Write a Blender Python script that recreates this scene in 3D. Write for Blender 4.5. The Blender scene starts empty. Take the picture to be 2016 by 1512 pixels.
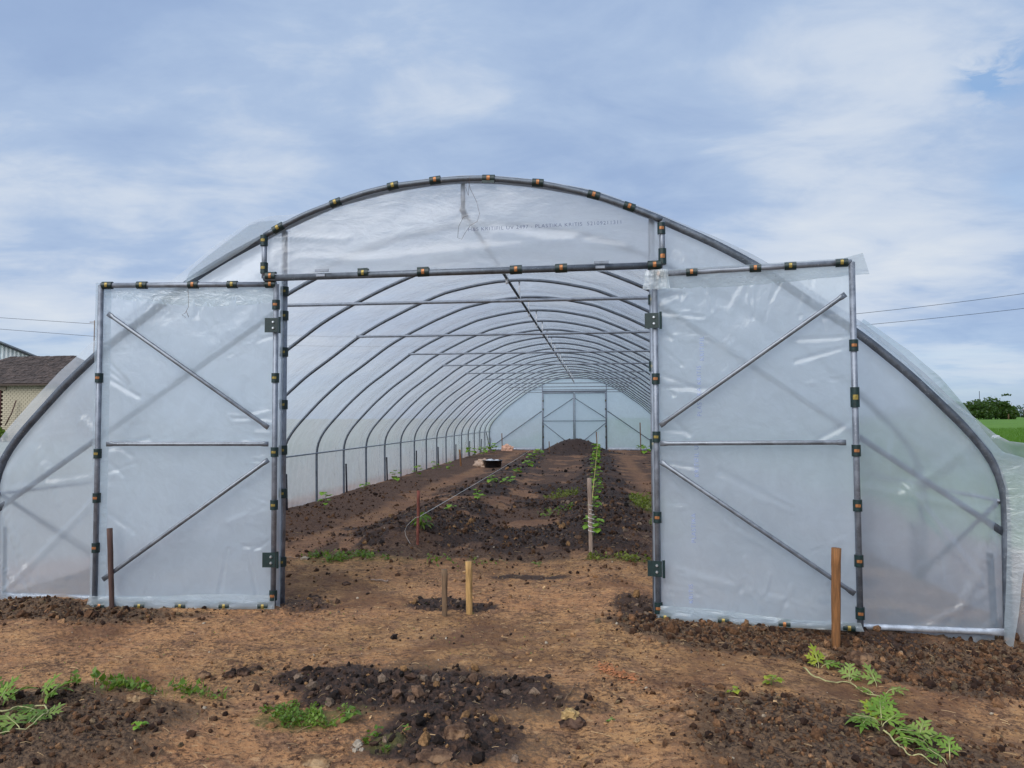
import bpy, math, random
import numpy as np
from mathutils import Vector, Matrix
random.seed(7); np.random.seed(7)
S = bpy.context.scene
COL = S.collection
R = math.radians

# ------------------------------------------------------------------ camera
F_PX, YAW, PITCH, ROLL = 1506.7, .1105, .0445, .004
CAM = np.array([1.055, -5.966, 1.503])
_cy, _sy, _cp, _sp = math.cos(YAW), math.sin(YAW), math.cos(PITCH), math.sin(PITCH)
FW = np.array([-_sy*_cp, _cy*_cp, _sp]); _r = np.array([_cy, _sy, 0.]); _u = np.cross(_r, FW)
RT = math.cos(ROLL)*_r - math.sin(ROLL)*_u; UP = math.sin(ROLL)*_r + math.cos(ROLL)*_u
cd = bpy.data.cameras.new('camera'); cam = bpy.data.objects.new('camera', cd); COL.objects.link(cam)
cd.sensor_width = 36; cd.lens = F_PX/2016*36; cd.clip_start = .05; cd.clip_end = 9000
cam.matrix_world = Matrix(((RT[0], UP[0], -FW[0], CAM[0]), (RT[1], UP[1], -FW[1], CAM[1]), (RT[2], UP[2], -FW[2], CAM[2]), (0, 0, 0, 1)))
S.camera = cam
S.view_settings.view_transform = 'Standard'; S.view_settings.look = 'None'
S.view_settings.exposure = .2; S.view_settings.gamma = 1; S.view_settings.use_curve_mapping = False
S.cycles.transparent_max_bounces = 32; S.cycles.max_bounces = 12; S.cycles.transmission_bounces = 10
S.cycles.diffuse_bounces = 4; S.cycles.glossy_bounces = 4
S.cycles.use_denoising = True
S.cycles.sample_clamp_indirect = 6

# ------------------------------------------------------------------ node helper
class NT:
    def __init__(s, tree): s.t = tree; s.n = tree.nodes; s.l = tree.links
    def new(s, typ, ins=None, **kw):
        n = s.n.new(typ)
        for k, v in kw.items(): setattr(n, k, v)
        for k, v in (ins or {}).items():
            if isinstance(v, bpy.types.NodeSocket): s.l.new(v, n.inputs[k])
            else: n.inputs[k].default_value = v
        return n
    def math(s, op, a, b=None, c=None, clamp=False):
        n = s.n.new('ShaderNodeMath'); n.operation = op; n.use_clamp = clamp
        for i, v in enumerate((a, b, c)):
            if v is None: continue
            if isinstance(v, bpy.types.NodeSocket): s.l.new(v, n.inputs[i])
            else: n.inputs[i].default_value = v
        return n.outputs[0]
    def noise(s, vec, scale, detail=4, rough=.5, dist=0., out=0):
        n = s.new('ShaderNodeTexNoise', {'Scale': scale, 'Detail': detail, 'Roughness': rough, 'Distortion': dist})
        if vec is not None: s.l.new(vec, n.inputs['Vector'])
        return n.outputs[out]
    def ramp(s, f, pts, interp='LINEAR'):
        n = s.n.new('ShaderNodeValToRGB'); n.color_ramp.interpolation = interp
        e = n.color_ramp.elements
        while len(e) < len(pts): e.new(.5)
        for i, (p, c) in enumerate(pts):
            e[i].position = p; e[i].color = (c, c, c, 1) if isinstance(c, (int, float)) else (*c, 1)
        s.l.new(f, n.inputs[0]); return n.outputs[0]
    def mix(s, f, a, b, blend='MIX'):
        n = s.n.new('ShaderNodeMix'); n.data_type = 'RGBA'; n.blend_type = blend; n.clamp_result = False
        for i, v in ((0, f), (6, a), (7, b)):
            if isinstance(v, bpy.types.NodeSocket): s.l.new(v, n.inputs[i])
            elif i == 0: n.inputs[0].default_value = v
            else: n.inputs[i].default_value = (*v, 1) if len(v) == 3 else v
        return n.outputs[2]
    def maprange(s, v, a, b, c, d, smooth=True):
        n = s.new('ShaderNodeMapRange', {1: a, 2: b, 3: c, 4: d}); n.interpolation_type = 'SMOOTHSTEP' if smooth else 'LINEAR'
        s.l.new(v, n.inputs[0]); return n.outputs[0]

# ------------------------------------------------------------------ world: daylight sky under broken high cloud
SUN_EL, SUN_AZ = R(40), R(208)       # azimuth clockwise from +Y
W = bpy.data.worlds.new('World'); S.world = W; W.use_nodes = True
w = NT(W.node_tree); w.n.clear()
sky = w.new('ShaderNodeTexSky', sky_type='NISHITA', sun_disc=False, sun_elevation=SUN_EL, sun_rotation=SUN_AZ)
geo = w.new('ShaderNodeTexCoord').outputs['Generated']
sep = w.new('ShaderNodeSeparateXYZ', {0: geo}); X, Y, Z = sep.outputs
zz = w.math('ADD', w.math('MAXIMUM', Z, 0.), .16)
px_ = w.math('DIVIDE', X, zz); py_ = w.math('DIVIDE', Y, zz)
pv = w.new('ShaderNodeCombineXYZ', {0: px_, 1: py_, 2: 0.}).outputs[0]
pv2 = w.new('ShaderNodeMapping', {0: pv, 1: (3.1, 1.7, 0), 2: (0, 0, R(-18)), 3: (.85, 1.15, 1)}).outputs[0]
n1 = w.noise(pv2, 1.15, 7, .56, .25); n2 = w.noise(pv2, 3.2, 6, .6, .4)
nn = w.math('ADD', w.math('MULTIPLY', n1, .62), w.math('MULTIPLY', n2, .36))
def blob(d, sharp, amp):          # a brighter or thinner part of the cloud sheet, round direction d
    d = Vector(d).normalized()
    n = w.new('ShaderNodeVectorMath', operation='DOT_PRODUCT'); w.l.new(geo, n.inputs[0]); n.inputs[1].default_value = d
    e = w.math('MULTIPLY', w.math('SUBTRACT', n.outputs['Value'], 1.), sharp)
    return w.math('MULTIPLY', w.math('POWER', 2.718, e), amp)
def dpx(px, py):
    v = FW*F_PX + RT*(px-1008) - UP*(py-756); return v/np.linalg.norm(v)
val = w.math('ADD', nn, 0.)
for d, sh, am in ((dpx(950, 420), 22, .06), (dpx(1850, 620), 60, .05), (dpx(330, 500), 45, .19), (dpx(60, 430), 60, .06), (dpx(300, 190), 70, -.10), (dpx(1600, 430), 50, .17), (dpx(1000, 200), 60, -.06), (dpx(330, 360), 300, -.07),
                  (dpx(900, 60), 90, .08), (dpx(1350, 300), 120, -.05), (dpx(100, 330), 160, -.06), (dpx(480, 200), 60, -.05)):
    val = w.math('ADD', val, blob(d, sh, am))
cloud = w.ramp(val, [(.28, (.325, .43, .665)), (.44, (.375, .485, .715)), (.55, (.465, .57, .775)), (.65, (.65, .71, .84)), (.80, (.80, .82, .88))])
cloud10 = w.new('ShaderNodeVectorMath', {0: cloud, 1: (7.8, 8.2, 8.35)}, operation='MULTIPLY').outputs[0]
# low blue bands of clearer air and a small blue gap
low = w.maprange(Z, .0, .13, 1., 0.)
bn = w.new('ShaderNodeMapping', {0: geo, 3: (1.6, 1.6, 14)}).outputs[0]
band = w.math('MULTIPLY', low, w.maprange(w.noise(bn, 1.6, 4, .5), .36, .58, .3, 1.))
gap = w.math('MULTIPLY', w.math('ADD', blob(dpx(1990, 135), 1500, .9), blob(dpx(1930, 150), 4000, .8)), w.maprange(w.noise(pv2, 9., 5, .6, .5), .40, .56, 0., 1.))
gap2 = w.math('MULTIPLY', blob(dpx(2000, 370), 2200, .5), w.maprange(n2, .38, .56, .1, 1.))
hole = w.math('ADD', w.math('ADD', band, gap), gap2, clamp=True)
blue = w.mix(.45, sky.outputs[0], (2.4, 4.6, 8.2))
final = w.mix(w.math('MULTIPLY', hole, .8), cloud10, blue)
bg = w.new('ShaderNodeBackground', {'Color': final, 'Strength': .1})
w.l.new(bg.outputs[0], w.new('ShaderNodeOutputWorld').inputs[0])
sd = bpy.data.lights.new('sun', 'SUN'); sd.energy = 3.0; sd.angle = R(55); sd.color = (1, .975, .94)
sun = bpy.data.objects.new('sun', sd); COL.objects.link(sun)
sdir = Vector((math.sin(SUN_AZ)*math.cos(SUN_EL), math.cos(SUN_AZ)*math.cos(SUN_EL), math.sin(SUN_EL)))
sun.rotation_euler = sdir.to_track_quat('Z', 'Y').to_euler()

# ------------------------------------------------------------------ numpy noise and terrain
_T = np.random.RandomState(3).rand(256, 256)
def vn(x, y, seed=0):
    x = x+seed*17.31; y = y+seed*9.77
    xi = np.floor(x).astype(np.int64); yi = np.floor(y).astype(np.int64)
    fx = x-xi; fy = y-yi; fx = fx*fx*(3-2*fx); fy = fy*fy*(3-2*fy)
    a = _T[xi & 255, yi & 255]; b = _T[(xi+1) & 255, yi & 255]; c = _T[xi & 255, (yi+1) & 255]; d = _T[(xi+1) & 255, (yi+1) & 255]
    return (a*(1-fx)+b*fx)*(1-fy)+(c*(1-fx)+d*fx)*fy
def fbm(x, y, o=4, seed=0, g=.5):
    s = 0; a = 1; t = 0
    for i in range(o):
        s = s+a*vn(x*2**i, y*2**i, seed+i*3); t += a; a *= g
    return s/t
def lumps(x, y, seed=0):          # rounded clods: domes round jittered cell centres
    x, y = x+(fbm(x*1.7, y*1.7, 3, seed+9)-.5)*1.1, y+(fbm(x*1.7, y*1.7, 3, seed+15)-.5)*1.1
    xi = np.floor(x).astype(np.int64); yi = np.floor(y).astype(np.int64); h = np.zeros_like(x)
    for dx in (-1, 0, 1):
        for dy in (-1, 0, 1):
            cx = xi+dx; cy = yi+dy
            a = _T[(cx+seed*7) & 255, cy & 255]; b = _T[cx & 255, (cy+seed*13+31) & 255]; c = _T[(cx+91) & 255, (cy+seed*5) & 255]
            d2 = (x-cx-a)**2+(y-cy-b)**2; r = .25+.55*c
            h = np.maximum(h, np.sqrt(np.maximum(r*r-d2, 0))*(.5+.5*b))
    return h
def ss(t): t = np.clip(t, 0, 1); return t*t*(3-2*t)
def ell(x, y, cx, cy, rx, ry, rot=0, soft=.35, wob=.25, seed=1):
    c, s = math.cos(rot), math.sin(rot); dx = x-cx; dy = y-cy
    u = (dx*c+dy*s)/rx; v = (-dx*s+dy*c)/ry
    r = np.sqrt(u*u+v*v)+(fbm(x*2.3+cx, y*2.3+cy, 4, seed)-.5)*2*wob
    return 1-ss((r-1+soft)/(2*soft))
DARK = [(0.05, -1.80, .78, .36, -.05, .95), (.35, -2.35, .40, .30, .2, .85), (-.45, -1.62, .30, .16, 0, .8),
        (.0, 3.45, 1.75, .95, 0, 1.), (-1.3, 4.2, .9, 1.3, 0, 1.), (.9, 4., .9, 1.2, 0, 1.), (-1.25, 5., .72, 2.6, 0, .95), (-1.2, 10, .55, 4., 0, .9), (-1.25, 17, .5, 6.5, 0, .9), (-1.3, 3.6, .75, .85, 0, .95),
        (1.05, 5, .60, 3.2, 0, 1.), (1.1, 11, .62, 5., 0, 1.), (1.1, 19, .55, 7, 0, 1.), (.2, 7.2, .9, .8, 0, .9), (.35, 10.2, .9, 1.3, .2, .85), (0, 15, .9, 2, 0, .5),
        (.1, 25.8, 2., 1.6, 0, 1.), (3.1, 12, .6, 9, 0, .8), (3.1, 4, .6, 4, 0, .8),
        (.05, .1, .22, .14, 0, .75), (-.25, .15, .2, .18, 0, .8), (-1.3, .0, .3, .3, 0, .55), (1.15, 1.0, .3, .25, 0, .5), (.45, 1.3, .45, .14, 0, .6), (1.35, .15, .25, .5, 0, .6),
        (-.75, .6, .4, .18, 0, .35), (.2, -.7, .6, .2, .3, .3), (1.0, -1.95, .2, .12, 0, .5), (.75, -2.45, .4, .2, 0, .35), (-1.05, -1.55, .12, .07, 0, .6)]
BROWN = [(-3.2, 5.5, 1.0, 4.5, 0, .8), (-3.35, 6, .75, 5.0, 0, .75), (-3.3, 16, .6, 9, 0, .7), (-2.9, 4.6, 1.0, 1.5, 0, .55), (-3.3, -.42, 1.35, .30, 0, .75), (-4.8, -.5, .9, .35, 0, .75),
         (2.1, -.50, 1.1, .36, -.25, .95), (3.2, -.62, 1.2, .56, -.15, .95), (4.6, -.8, .9, .6, 0, .8), (3.9, -.25, .5, .4, 0, .95), (1.55, -.4, .5, .18, -.3, .8),
         (-1.75, -2.50, .85, .50, .12, .8), (2.25, -2.2, .85, .62, -.12, .72), (3.2, -2.0, .8, .4, -.1, .4)]
MOSS = [(1.95, 7.6, .45, 1.5, 0, .9), (2.0, 4.9, .3, .8, 0, .6), (.45, 8.6, .3, .6, 0, .6), (.5, 5.9, .35, .4, 0, .4), (-1.5, 1.9, .75, .25, 0, .7), (1.3, 2.05, .5, .18, 0, .7), (.1, 2.0, 1., .2, 0, .4),
        (-.42, -2.22, .27, .15, .1, .95), (-.2, -2.08, .12, .08, 0, .6), (.07, -2.46, .10, .12, 0, .9), (-1.45, -1.93, .55, .12, .05, .6), (-1.05, -2.0, .2, .08, 0, .6),
        (-2.6, -1.2, .9, .35, 0, .3), (-1.2, .9, .5, .2, 0, .35), (3.5, -2.3, .5, .35, 0, .6), (2.0, -1.75, .4, .1, 0, .35), (.3, 1.8, .8, .15, 0, .35)]
def masks(x, y):
    d = np.zeros_like(x); b = np.zeros_like(x); m = np.zeros_like(x)
    for i, e in enumerate(DARK): d = np.maximum(d, ell(x, y, *e[:5], soft=.5 if e[1] < 1.6 else .55, wob=.45 if e[1] < 1.6 else .5, seed=i)*e[5])
    for i, e in enumerate(DARK[:3]): b = np.maximum(b, ell(x, y, e[0], e[1], e[2]*1.4, e[3]*1.5, e[4], soft=.6, wob=.5, seed=i+20)*.55)
    for i, e in enumerate(BROWN): b = np.maximum(b, ell(x, y, *e[:5], soft=.55, wob=.4, seed=i+40)*e[5])
    for i, e in enumerate(MOSS): m = np.maximum(m, ell(x, y, *e[:5], soft=.5, seed=i+80)*e[5])
    ins = ss((y-1.6)/.8); pt = fbm(x*2.2, y*1.6, 4, 91)
    pth = np.maximum(np.exp(-((x+2.35+(pt-.5)*.6)/.28)**2), np.exp(-((x-2.1)/.3)**2)*.8)*.75; b = np.maximum(b*(1-pth*ins), ins*.85*(np.abs(x) < 4)*ss((pt-.30)/.2)*(1-pth)); d = d*(1-ins*.6*ss((.43-fbm(x*1.7, y*1.5, 4, 95))/.10)*(y < 24))
    f = ss((x-5.3+(vn(x*.7, y*.7, 5)-.5)*1.2)/.8)*ss((y+.6+(vn(x, y, 6)-.5))/1.2)
    f = np.maximum(f, .8*ss((-x-8)/6)*ss((y-3)/3)); f = np.maximum(f, ss((y-32)/2))
    f = np.maximum(f, ss((np.abs(x)-20)/5)); f = np.maximum(f, ss((-y-16)/3))
    return d, b, m, f
def hbase(x, y):
    z = -.20*ss((x-1.7)/2.2)*ss((.35-y)/.7)
    z = z+.06*np.exp(-((y+.30)/.16)**2)*ss((-x-2.9)/.4)
    z = z+.05*np.exp(-((y+.42)/.22)**2)*ss((x-2.2)/.6)*(1-ss((x-3.6)/.5))+.02*np.exp(-((y+.3)/.15)**2)*np.exp(-((x-2)/.6)**2)
    z = z+.05*ell(x, y, -1.75, -2.55, .9, .55, .12)+.04*ell(x, y, 2.25, -2.3, .9, .6, -.1)
    z = z+.11*ell(x, y, -1.25, 7, .6, 4.6, 0, .6)+.11*ell(x, y, 1.08, 8, .55, 6.5, 0, .6)+.12*ell(x, y, -1.3, 3.6, .7, .8, 0, .6)+.05*ell(x, y, .2, 3.4, 1.2, .8, 0, .6)
    z = z+.05*ell(x, y, -3.2, 9, .6, 9, 0, .6)+.06*ell(x, y, 3.1, 9, .6, 9, 0, .6)
    z = z+.05*ell(x, y, -1.2, 16, .55, 7, 0, .6)+.05*ell(x, y, 1.1, 18, .55, 7, 0, .6)
    z = z+.58*np.exp(-(np.abs((x-.1)/1.15)**2.6+np.abs((y-26.2)/1.1)**2))*(1+.25*(fbm(x*1.7, y*1.7, 3, 4)-.5))
    z = z+(fbm(x*.9, y*.9, 3, 11)-.5)*.05*ss((20-np.abs(x))/10)
    far = np.hypot(x, y-10)
    return z+ss((far-60)/400)*.6*(fbm(x*.01, y*.01, 3, 9)-.3)
def height(x, y, d=None, b=None):
    if d is None: d, b, _, _ = masks(x, y)
    h = hbase(x, y); lo = np.clip(np.maximum(d*.95, b), 0, 1)
    fine = (fbm(x*9, y*9, 4, 21)-.5)*.026+(fbm(x*3, y*3, 3, 27)-.5)*.03
    rid = np.abs(fbm(x*12+y*2, y*13, 4, 33)-.5)*.034
    l1 = lumps(x*11, y*11, 1)*.036; l2 = lumps(x*23, y*23, 2)*.020; l3 = lumps(x*50, y*50, 5)*.012
    return h+fine*(.7+.5*lo)+rid*(1-lo)*.7+lo*(l1*(.35+1.3*d)+l2*1.2+l3)+(1-lo)*(l3*.5+l2*.35)*ss((fbm(x*2, y*2, 3, 8)-.42)/.15)
def hz(x, y): return float(height(np.array([float(x)]), np.array([float(y)]))[0])
def ray(px, py): return FW*F_PX+RT*(px-1008)-UP*(py-756)
def at_y(px, py, y): d = ray(px, py); t = (y-CAM[1])/d[1]; return CAM+t*d
def gr(px, py):                   # where a sight line meets the soil
    d = ray(px, py); z = 0.
    for _ in range(8):
        t = (z-CAM[2])/d[2]; p = CAM+t*d; z = .5*z+.5*float(hbase(np.array([p[0]]), np.array([p[1]]))[0])
    t = (z-CAM[2])/d[2]; p = CAM+t*d
    return float(p[0]), float(p[1]), hz(p[0], p[1])

# ------------------------------------------------------------------ mesh helpers
class MB:
    def __init__(s): s.v = []; s.f = []; s.m = []
    def add(s, vs, fs, m=0):
        b = len(s.v); s.v += [tuple(map(float, q)) for q in vs]; s.f += [tuple(i+b for i in q) for q in fs]; s.m += [m]*len(fs)
    def box(s, c, d, rot=None, m=0):
        vs = [Vector((i*d[0]/2, j*d[1]/2, k*d[2]/2)) for i in (-1, 1) for j in (-1, 1) for k in (-1, 1)]
        if rot is not None: vs = [rot @ q for q in vs]
        s.add([q+Vector(c) for q in vs], [(0, 1, 3, 2), (4, 6, 7, 5), (0, 4, 5, 1), (2, 3, 7, 6), (0, 2, 6, 4), (1, 5, 7, 3)], m)
    def tube(s, pts, r, n=10, m=0, cap=True, flat=None, closed=False):
        P = [Vector(q) for q in pts]; N = len(P); rr = r if hasattr(r, '__len__') else [r]*N
        t = (P[1]-P[0]).normalized(); up = Vector((0, 0, 1)) if abs(t.z) < .9 else Vector((0, 1, 0))
        a = t.cross(up).normalized(); vs = []
        for i in range(N):
            t = (P[min(i+1, N-1)]-P[max(i-1, 0)]).normalized()
            a = (a-t*a.dot(t)).normalized(); b = t.cross(a)
            k = flat[i] if flat else (1, 1)
            for j in range(n):
                th = 2*math.pi*j/n
                vs.append(P[i]+(a*math.cos(th)*k[0]+b*math.sin(th)*k[1])*rr[i])
        fs = [(i*n+j, i*n+(j+1) % n, (i+1)*n+(j+1) % n, (i+1)*n+j) for i in range(N-1) for j in range(n)]
        if cap: fs += [tuple(range(n))[::-1], tuple(range((N-1)*n, N*n))]
        s.add(vs, fs, m)
def link(name, me, mats, parent=None, loc=None, smooth=True):
    o = bpy.data.objects.new(name, me); COL.objects.link(o)
    for m in (mats if isinstance(mats, (list, tuple)) else [mats]):
        if m is not None and len(me.materials) < (len(mats) if isinstance(mats, (list, tuple)) else 1): me.materials.append(m)
    if parent is not None: o.parent = parent
    if loc is not None: o.location = loc
    return o
def build(name, mb, mats, parent=None, loc=None, smooth=True):
    me = bpy.data.meshes.new(name); me.from_pydata(mb.v, [], mb.f)
    if smooth: me.polygons.foreach_set('use_smooth', [True]*len(me.polygons))
    me.polygons.foreach_set('material_index', mb.m); me.update()
    return link(name, me, mats, parent, loc)
def npmesh(name, V, Fq, mats, parent=None, smooth=True, mi=None):
    V = np.asarray(V, np.float32); Fq = np.asarray(Fq, np.int32); k = Fq.shape[1]
    me = bpy.data.meshes.new(name); me.vertices.add(len(V)); me.vertices.foreach_set('co', V.ravel())
    me.loops.add(Fq.size); me.loops.foreach_set('vertex_index', Fq.ravel())
    me.polygons.add(len(Fq)); me.polygons.foreach_set('loop_start', np.arange(0, Fq.size, k, dtype=np.int32))
    me.polygons.foreach_set('use_smooth', np.full(len(Fq), smooth))
    if mi is not None: me.polygons.foreach_set('material_index', np.asarray(mi, np.int32))
    me.update(calc_edges=True); me.validate()
    return link(name, me, mats, parent)
def grid(nu, nv):
    i, j = np.meshgrid(np.arange(nu-1), np.arange(nv-1), indexing='ij'); a = i*nv+j
    return np.stack([a, a+nv, a+nv+1, a+1], -1).reshape(-1, 4)
def tag(o, label=None, cat=None, group=None, kind=None):
    for k, v in (('label', label), ('category', cat), ('group', group), ('kind', kind)):
        if v: o[k] = v
    return o
def thing(name, label, cat, loc=(0, 0, 0), rz=0, group=None):
    o = bpy.data.objects.new(name, None); COL.objects.link(o); o.location = loc; o.rotation_euler = (0, 0, rz); o.empty_display_size = .1
    return tag(o, label, cat, group)
def vcol(o, arr, name='cov'):
    a = o.data.color_attributes.new(name, 'FLOAT_COLOR', 'POINT'); a.data.foreach_set('color', np.asarray(arr, np.float32).ravel())

# ------------------------------------------------------------------ materials
def mat(name):
    m = bpy.data.materials.new(name); m.use_nodes = True; t = NT(m.node_tree); t.n.clear()
    out = t.new('ShaderNodeOutputMaterial'); return m, t, out
def simple(name, col, rough=.6, metal=0., var=.25, scale=30, bump=.0, col2=None, spec=.5, stretch=None, trans=0.):
    m, t, out = mat(name)
    co = t.new('ShaderNodeTexCoord').outputs['Object']
    if stretch: co = t.new('ShaderNodeMapping', {0: co, 3: stretch}).outputs[0]
    n = t.noise(co, scale, 5, .6)
    c2 = col2 or tuple(c*(1-var) for c in col); c1 = col if col2 else tuple(min(1, c*(1+var)) for c in col)
    c = t.mix(t.maprange(n, .3, .7, 0, 1), c2, c1)
    b = t.new('ShaderNodeBsdfPrincipled', {'Base Color': c, 'Roughness': rough, 'Metallic': metal, 'Specular IOR Level': spec})
    if bump:
        bn = t.new('ShaderNodeBump', {'Strength': 1., 'Distance': bump, 'Height': t.noise(co, scale*1.7, 5, .65)}); t.l.new(bn.outputs[0], b.inputs['Normal'])
    s = b.outputs[0]
    if trans:
        tr = t.new('ShaderNodeBsdfTranslucent', {'Color': c}); s = t.new('ShaderNodeMixShader', {0: trans, 1: s, 2: tr.outputs[0]}).outputs[0]
    t.l.new(s, out.inputs[0]); return m
def galv(name, col=(.34, .37, .41), rough=.52):
    m, t, out = mat(name); co = t.new('ShaderNodeTexCoord').outputs['Object']
    n = t.noise(co, 14, 6, .65); sp = t.noise(co, 90, 3, .6)
    c = t.mix(t.maprange(n, .3, .7, 0, 1), tuple(k*.72 for k in col), tuple(k*1.22 for k in col))
    c = t.mix(t.maprange(sp, .62, .74, 0, .5), c, (.62, .64, .66))
    b = t.new('ShaderNodeBsdfPrincipled', {'Base Color': c, 'Metallic': .6, 'Roughness': t.maprange(n, .3, .7, rough-.08, rough+.12)})
    bp = t.new('ShaderNodeBump', {'Strength': .4, 'Distance': .002, 'Height': n}); t.l.new(bp.outputs[0], b.inputs['Normal'])
    t.l.new(b.outputs[0], out.inputs[0]); return m
M_PIPE = galv('galvanised_pipe', (.24, .265, .31)); M_ARCH = galv('arch_pipe', (.13, .15, .18), .52); M_LIGHTPIPE = galv('bright_pipe', (.55, .58, .62), .38); M_BRACE = galv('brace_pipe', (.19, .21, .24), .40)
M_DKMETAL = simple('dark_steel', (.035, .035, .045), .55, .5, .4, 20)
M_GREEN = simple('clip_dark_green', (.006, .022, .022), .45, 0, .35, 60)
M_COPPER = simple('spring_copper', (.34, .14, .05), .45, .4, .35, 80)
M_BRASS = simple('spring_brass', (.27, .20, .05), .45, .4, .35, 80)
M_BOLT = simple('bolt_zinc', (.75, .76, .78), .3, .8, .1, 50)
M_WIRE = simple('thin_wire', (.10, .06, .045), .5, .3)
M_STRAP = simple('white_strap', (.65, .67, .70), .6)
M_INK = simple('print_ink', (.05, .06, .17), .7)
M_INKB = simple('print_ink_faded', (.33, .40, .68), .7)
def film(name, dif, ref, rough=.35, bump=.01, bs=3., tint=(.90, .925, .955), gl=1., stretch=(1, 1, 1), streak=.0, ior=1.06, slant=.62):
    m, t, out = mat(name); tc = t.new('ShaderNodeTexCoord').outputs['Object']
    co = t.new('ShaderNodeMapping', {0: tc, 3: stretch}).outputs[0]
    n = t.noise(co, bs, 5, .55, .6); n2 = t.noise(co, bs*6, 4, .5, 1.2)
    h = t.math('ADD', n, t.math('MULTIPLY', n2, .16))
    bp = t.new('ShaderNodeBump', {'Strength': 1., 'Distance': bump, 'Height': h}).outputs[0]
    tr = t.new('ShaderNodeBsdfTransparent', {'Color': (.965, .975, .985, 1)}).outputs[0]
    rf = t.new('ShaderNodeBsdfRefraction', {'Color': (.95, .965, .98, 1), 'Roughness': rough, 'IOR': ior, 'Normal': bp}, distribution='GGX').outputs[0]
    dc = t.mix(t.maprange(n2, .35, .7, 0, 1), tuple(k*.93 for k in tint), tint)
    tl = t.new('ShaderNodeBsdfTranslucent', {'Color': dc, 'Normal': bp}).outputs[0]
    df = t.new('ShaderNodeBsdfDiffuse', {'Color': dc, 'Normal': bp}).outputs[0]
    dd = t.new('ShaderNodeMixShader', {0: .32, 1: tl, 2: df}).outputs[0]
    a = t.new('ShaderNodeMixShader', {0: ref, 1: tr, 2: rf}).outputs[0]
    dirt = t.noise(tc, 1.3, 5, .6)
    df_ = t.maprange(dirt, .25, .75, dif*.93, min(1, dif*1.07))
    lw = t.new('ShaderNodeLayerWeight', {'Blend': .5}).outputs['Facing']        # longer way through the sheet at a slant
    df_ = t.math('ADD', df_, t.math('MULTIPLY', t.math('POWER', lw, 2.2), t.math('MULTIPLY', t.math('SUBTRACT', 1., df_), slant)), clamp=True)
    if streak:
        sv = t.new('ShaderNodeMapping', {0: tc, 2: (0, R(35), 0), 3: (9, 9, 1.2)}).outputs[0]
        df_ = t.math('ADD', df_, t.maprange(t.noise(sv, 1.5, 3, .5, .4), .62, .75, 0, streak), clamp=True)
    a = t.new('ShaderNodeMixShader', {0: df_, 1: a, 2: dd}).outputs[0]
    fc = t.new('ShaderNodeLayerWeight', {'Blend': .5, 'Normal': bp}).outputs['Facing']
    fr = t.math('ADD', .07, t.math('MULTIPLY', t.math('POWER', fc, 5.), .75))
    g = t.new('ShaderNodeBsdfGlossy', {'Color': (1, 1, 1, 1), 'Roughness': .19, 'Normal': bp}).outputs[0]
    a = t.new('ShaderNodeMixShader', {0: t.math('MULTIPLY', fr, gl, clamp=True), 1: a, 2: g}).outputs[0]
    t.l.new(a, out.inputs[0]); return m
M_COVER = film('cover_film', .29, .0, .25, .026, 2.2, tint=(.91, .95, .985), gl=1.1, stretch=(1, .8, 1))
M_END = film('end_film', .44, .8, .45, .014, 1.6, tint=(.80, .905, 1.), streak=.12, gl=.6)
M_DOOR = film('door_film', .50, .85, .5, .018, 1.6, tint=(.84, .935, 1.), streak=.03, gl=.5)
M_HEAD = film('header_film', .30, .7, .34, .008, 2.0, tint=(.93, .94, .96), stretch=(1, 1, 2.5), gl=.45)
M_FLAP = film('folded_film', .50, .5, .3, .015, 7., tint=(.84, .94, .97), stretch=(1, 1, 2))
M_WOODL = simple('pale_stake_wood', (.42, .25, .09), .75, 0, .3, 12, .009, stretch=(6, 6, .6))
M_WOODM = simple('weathered_stake_wood', (.16, .10, .055), .8, 0, .35, 12, .009, stretch=(6, 6, .6))
M_WOODG = simple('grey_stake_wood', (.30, .22, .17), .8, 0, .3, 12, .009, stretch=(6, 6, .6))
M_WOODO = simple('orange_brown_wood', (.22, .095, .03), .75, 0, .35, 12, .009, stretch=(6, 6, .6))
M_WOODD = simple('dark_brown_wood', (.085, .045, .035), .75, 0, .35, 12, .009, stretch=(6, 6, .6))
M_CANE = simple('thin_cane', (.17, .09, .05), .7)
M_TWINE = simple('white_twine', (.62, .60, .55), .8)
M_YELTW = simple('yellow_twine', (.70, .55, .15), .7)

def leafmat(name, c1, c2, vein=(.35, .45, .12)):
    m, t, out = mat(name); co = t.new('ShaderNodeTexCoord').outputs['Object']
    c = t.mix(t.maprange(t.noise(co, 12, 5, .6), .3, .7, 0, 1), c1, c2)
    b = t.new('ShaderNodeBsdfPrincipled', {'Base Color': c, 'Roughness': .5, 'Specular IOR Level': .4})
    bp = t.new('ShaderNodeBump', {'Strength': .7, 'Distance': .004, 'Height': t.noise(co, 60, 3, .6)}); t.l.new(bp.outputs[0], b.inputs['Normal'])
    tr = t.new('ShaderNodeBsdfTranslucent', {'Color': t.mix(.5, c, (.30, .42, .03))})
    t.l.new(t.new('ShaderNodeMixShader', {0: .35, 1: b.outputs[0], 2: tr.outputs[0]}).outputs[0], out.inputs[0]); return m
M_LEAF = leafmat('melon_leaf', (.10, .20, .022), (.22, .35, .05))
M_LEAF_D = leafmat('melon_leaf_old', (.06, .13, .018), (.13, .22, .035)); M_LEAF_P = leafmat('melon_leaf_pale', (.15, .24, .05), (.27, .36, .08)); M_LEAFY = leafmat('melon_leaf_young', (.22, .30, .03), (.38, .42, .04))
M_LEAF2 = leafmat('seedling_leaf', (.13, .30, .025), (.30, .48, .05))
M_WEED = leafmat('weed_leaf', (.06, .13, .015), (.18, .28, .035))
M_MOSSL = leafmat('mossy_weed_leaf', (.10, .13, .02), (.20, .22, .03))
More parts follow.
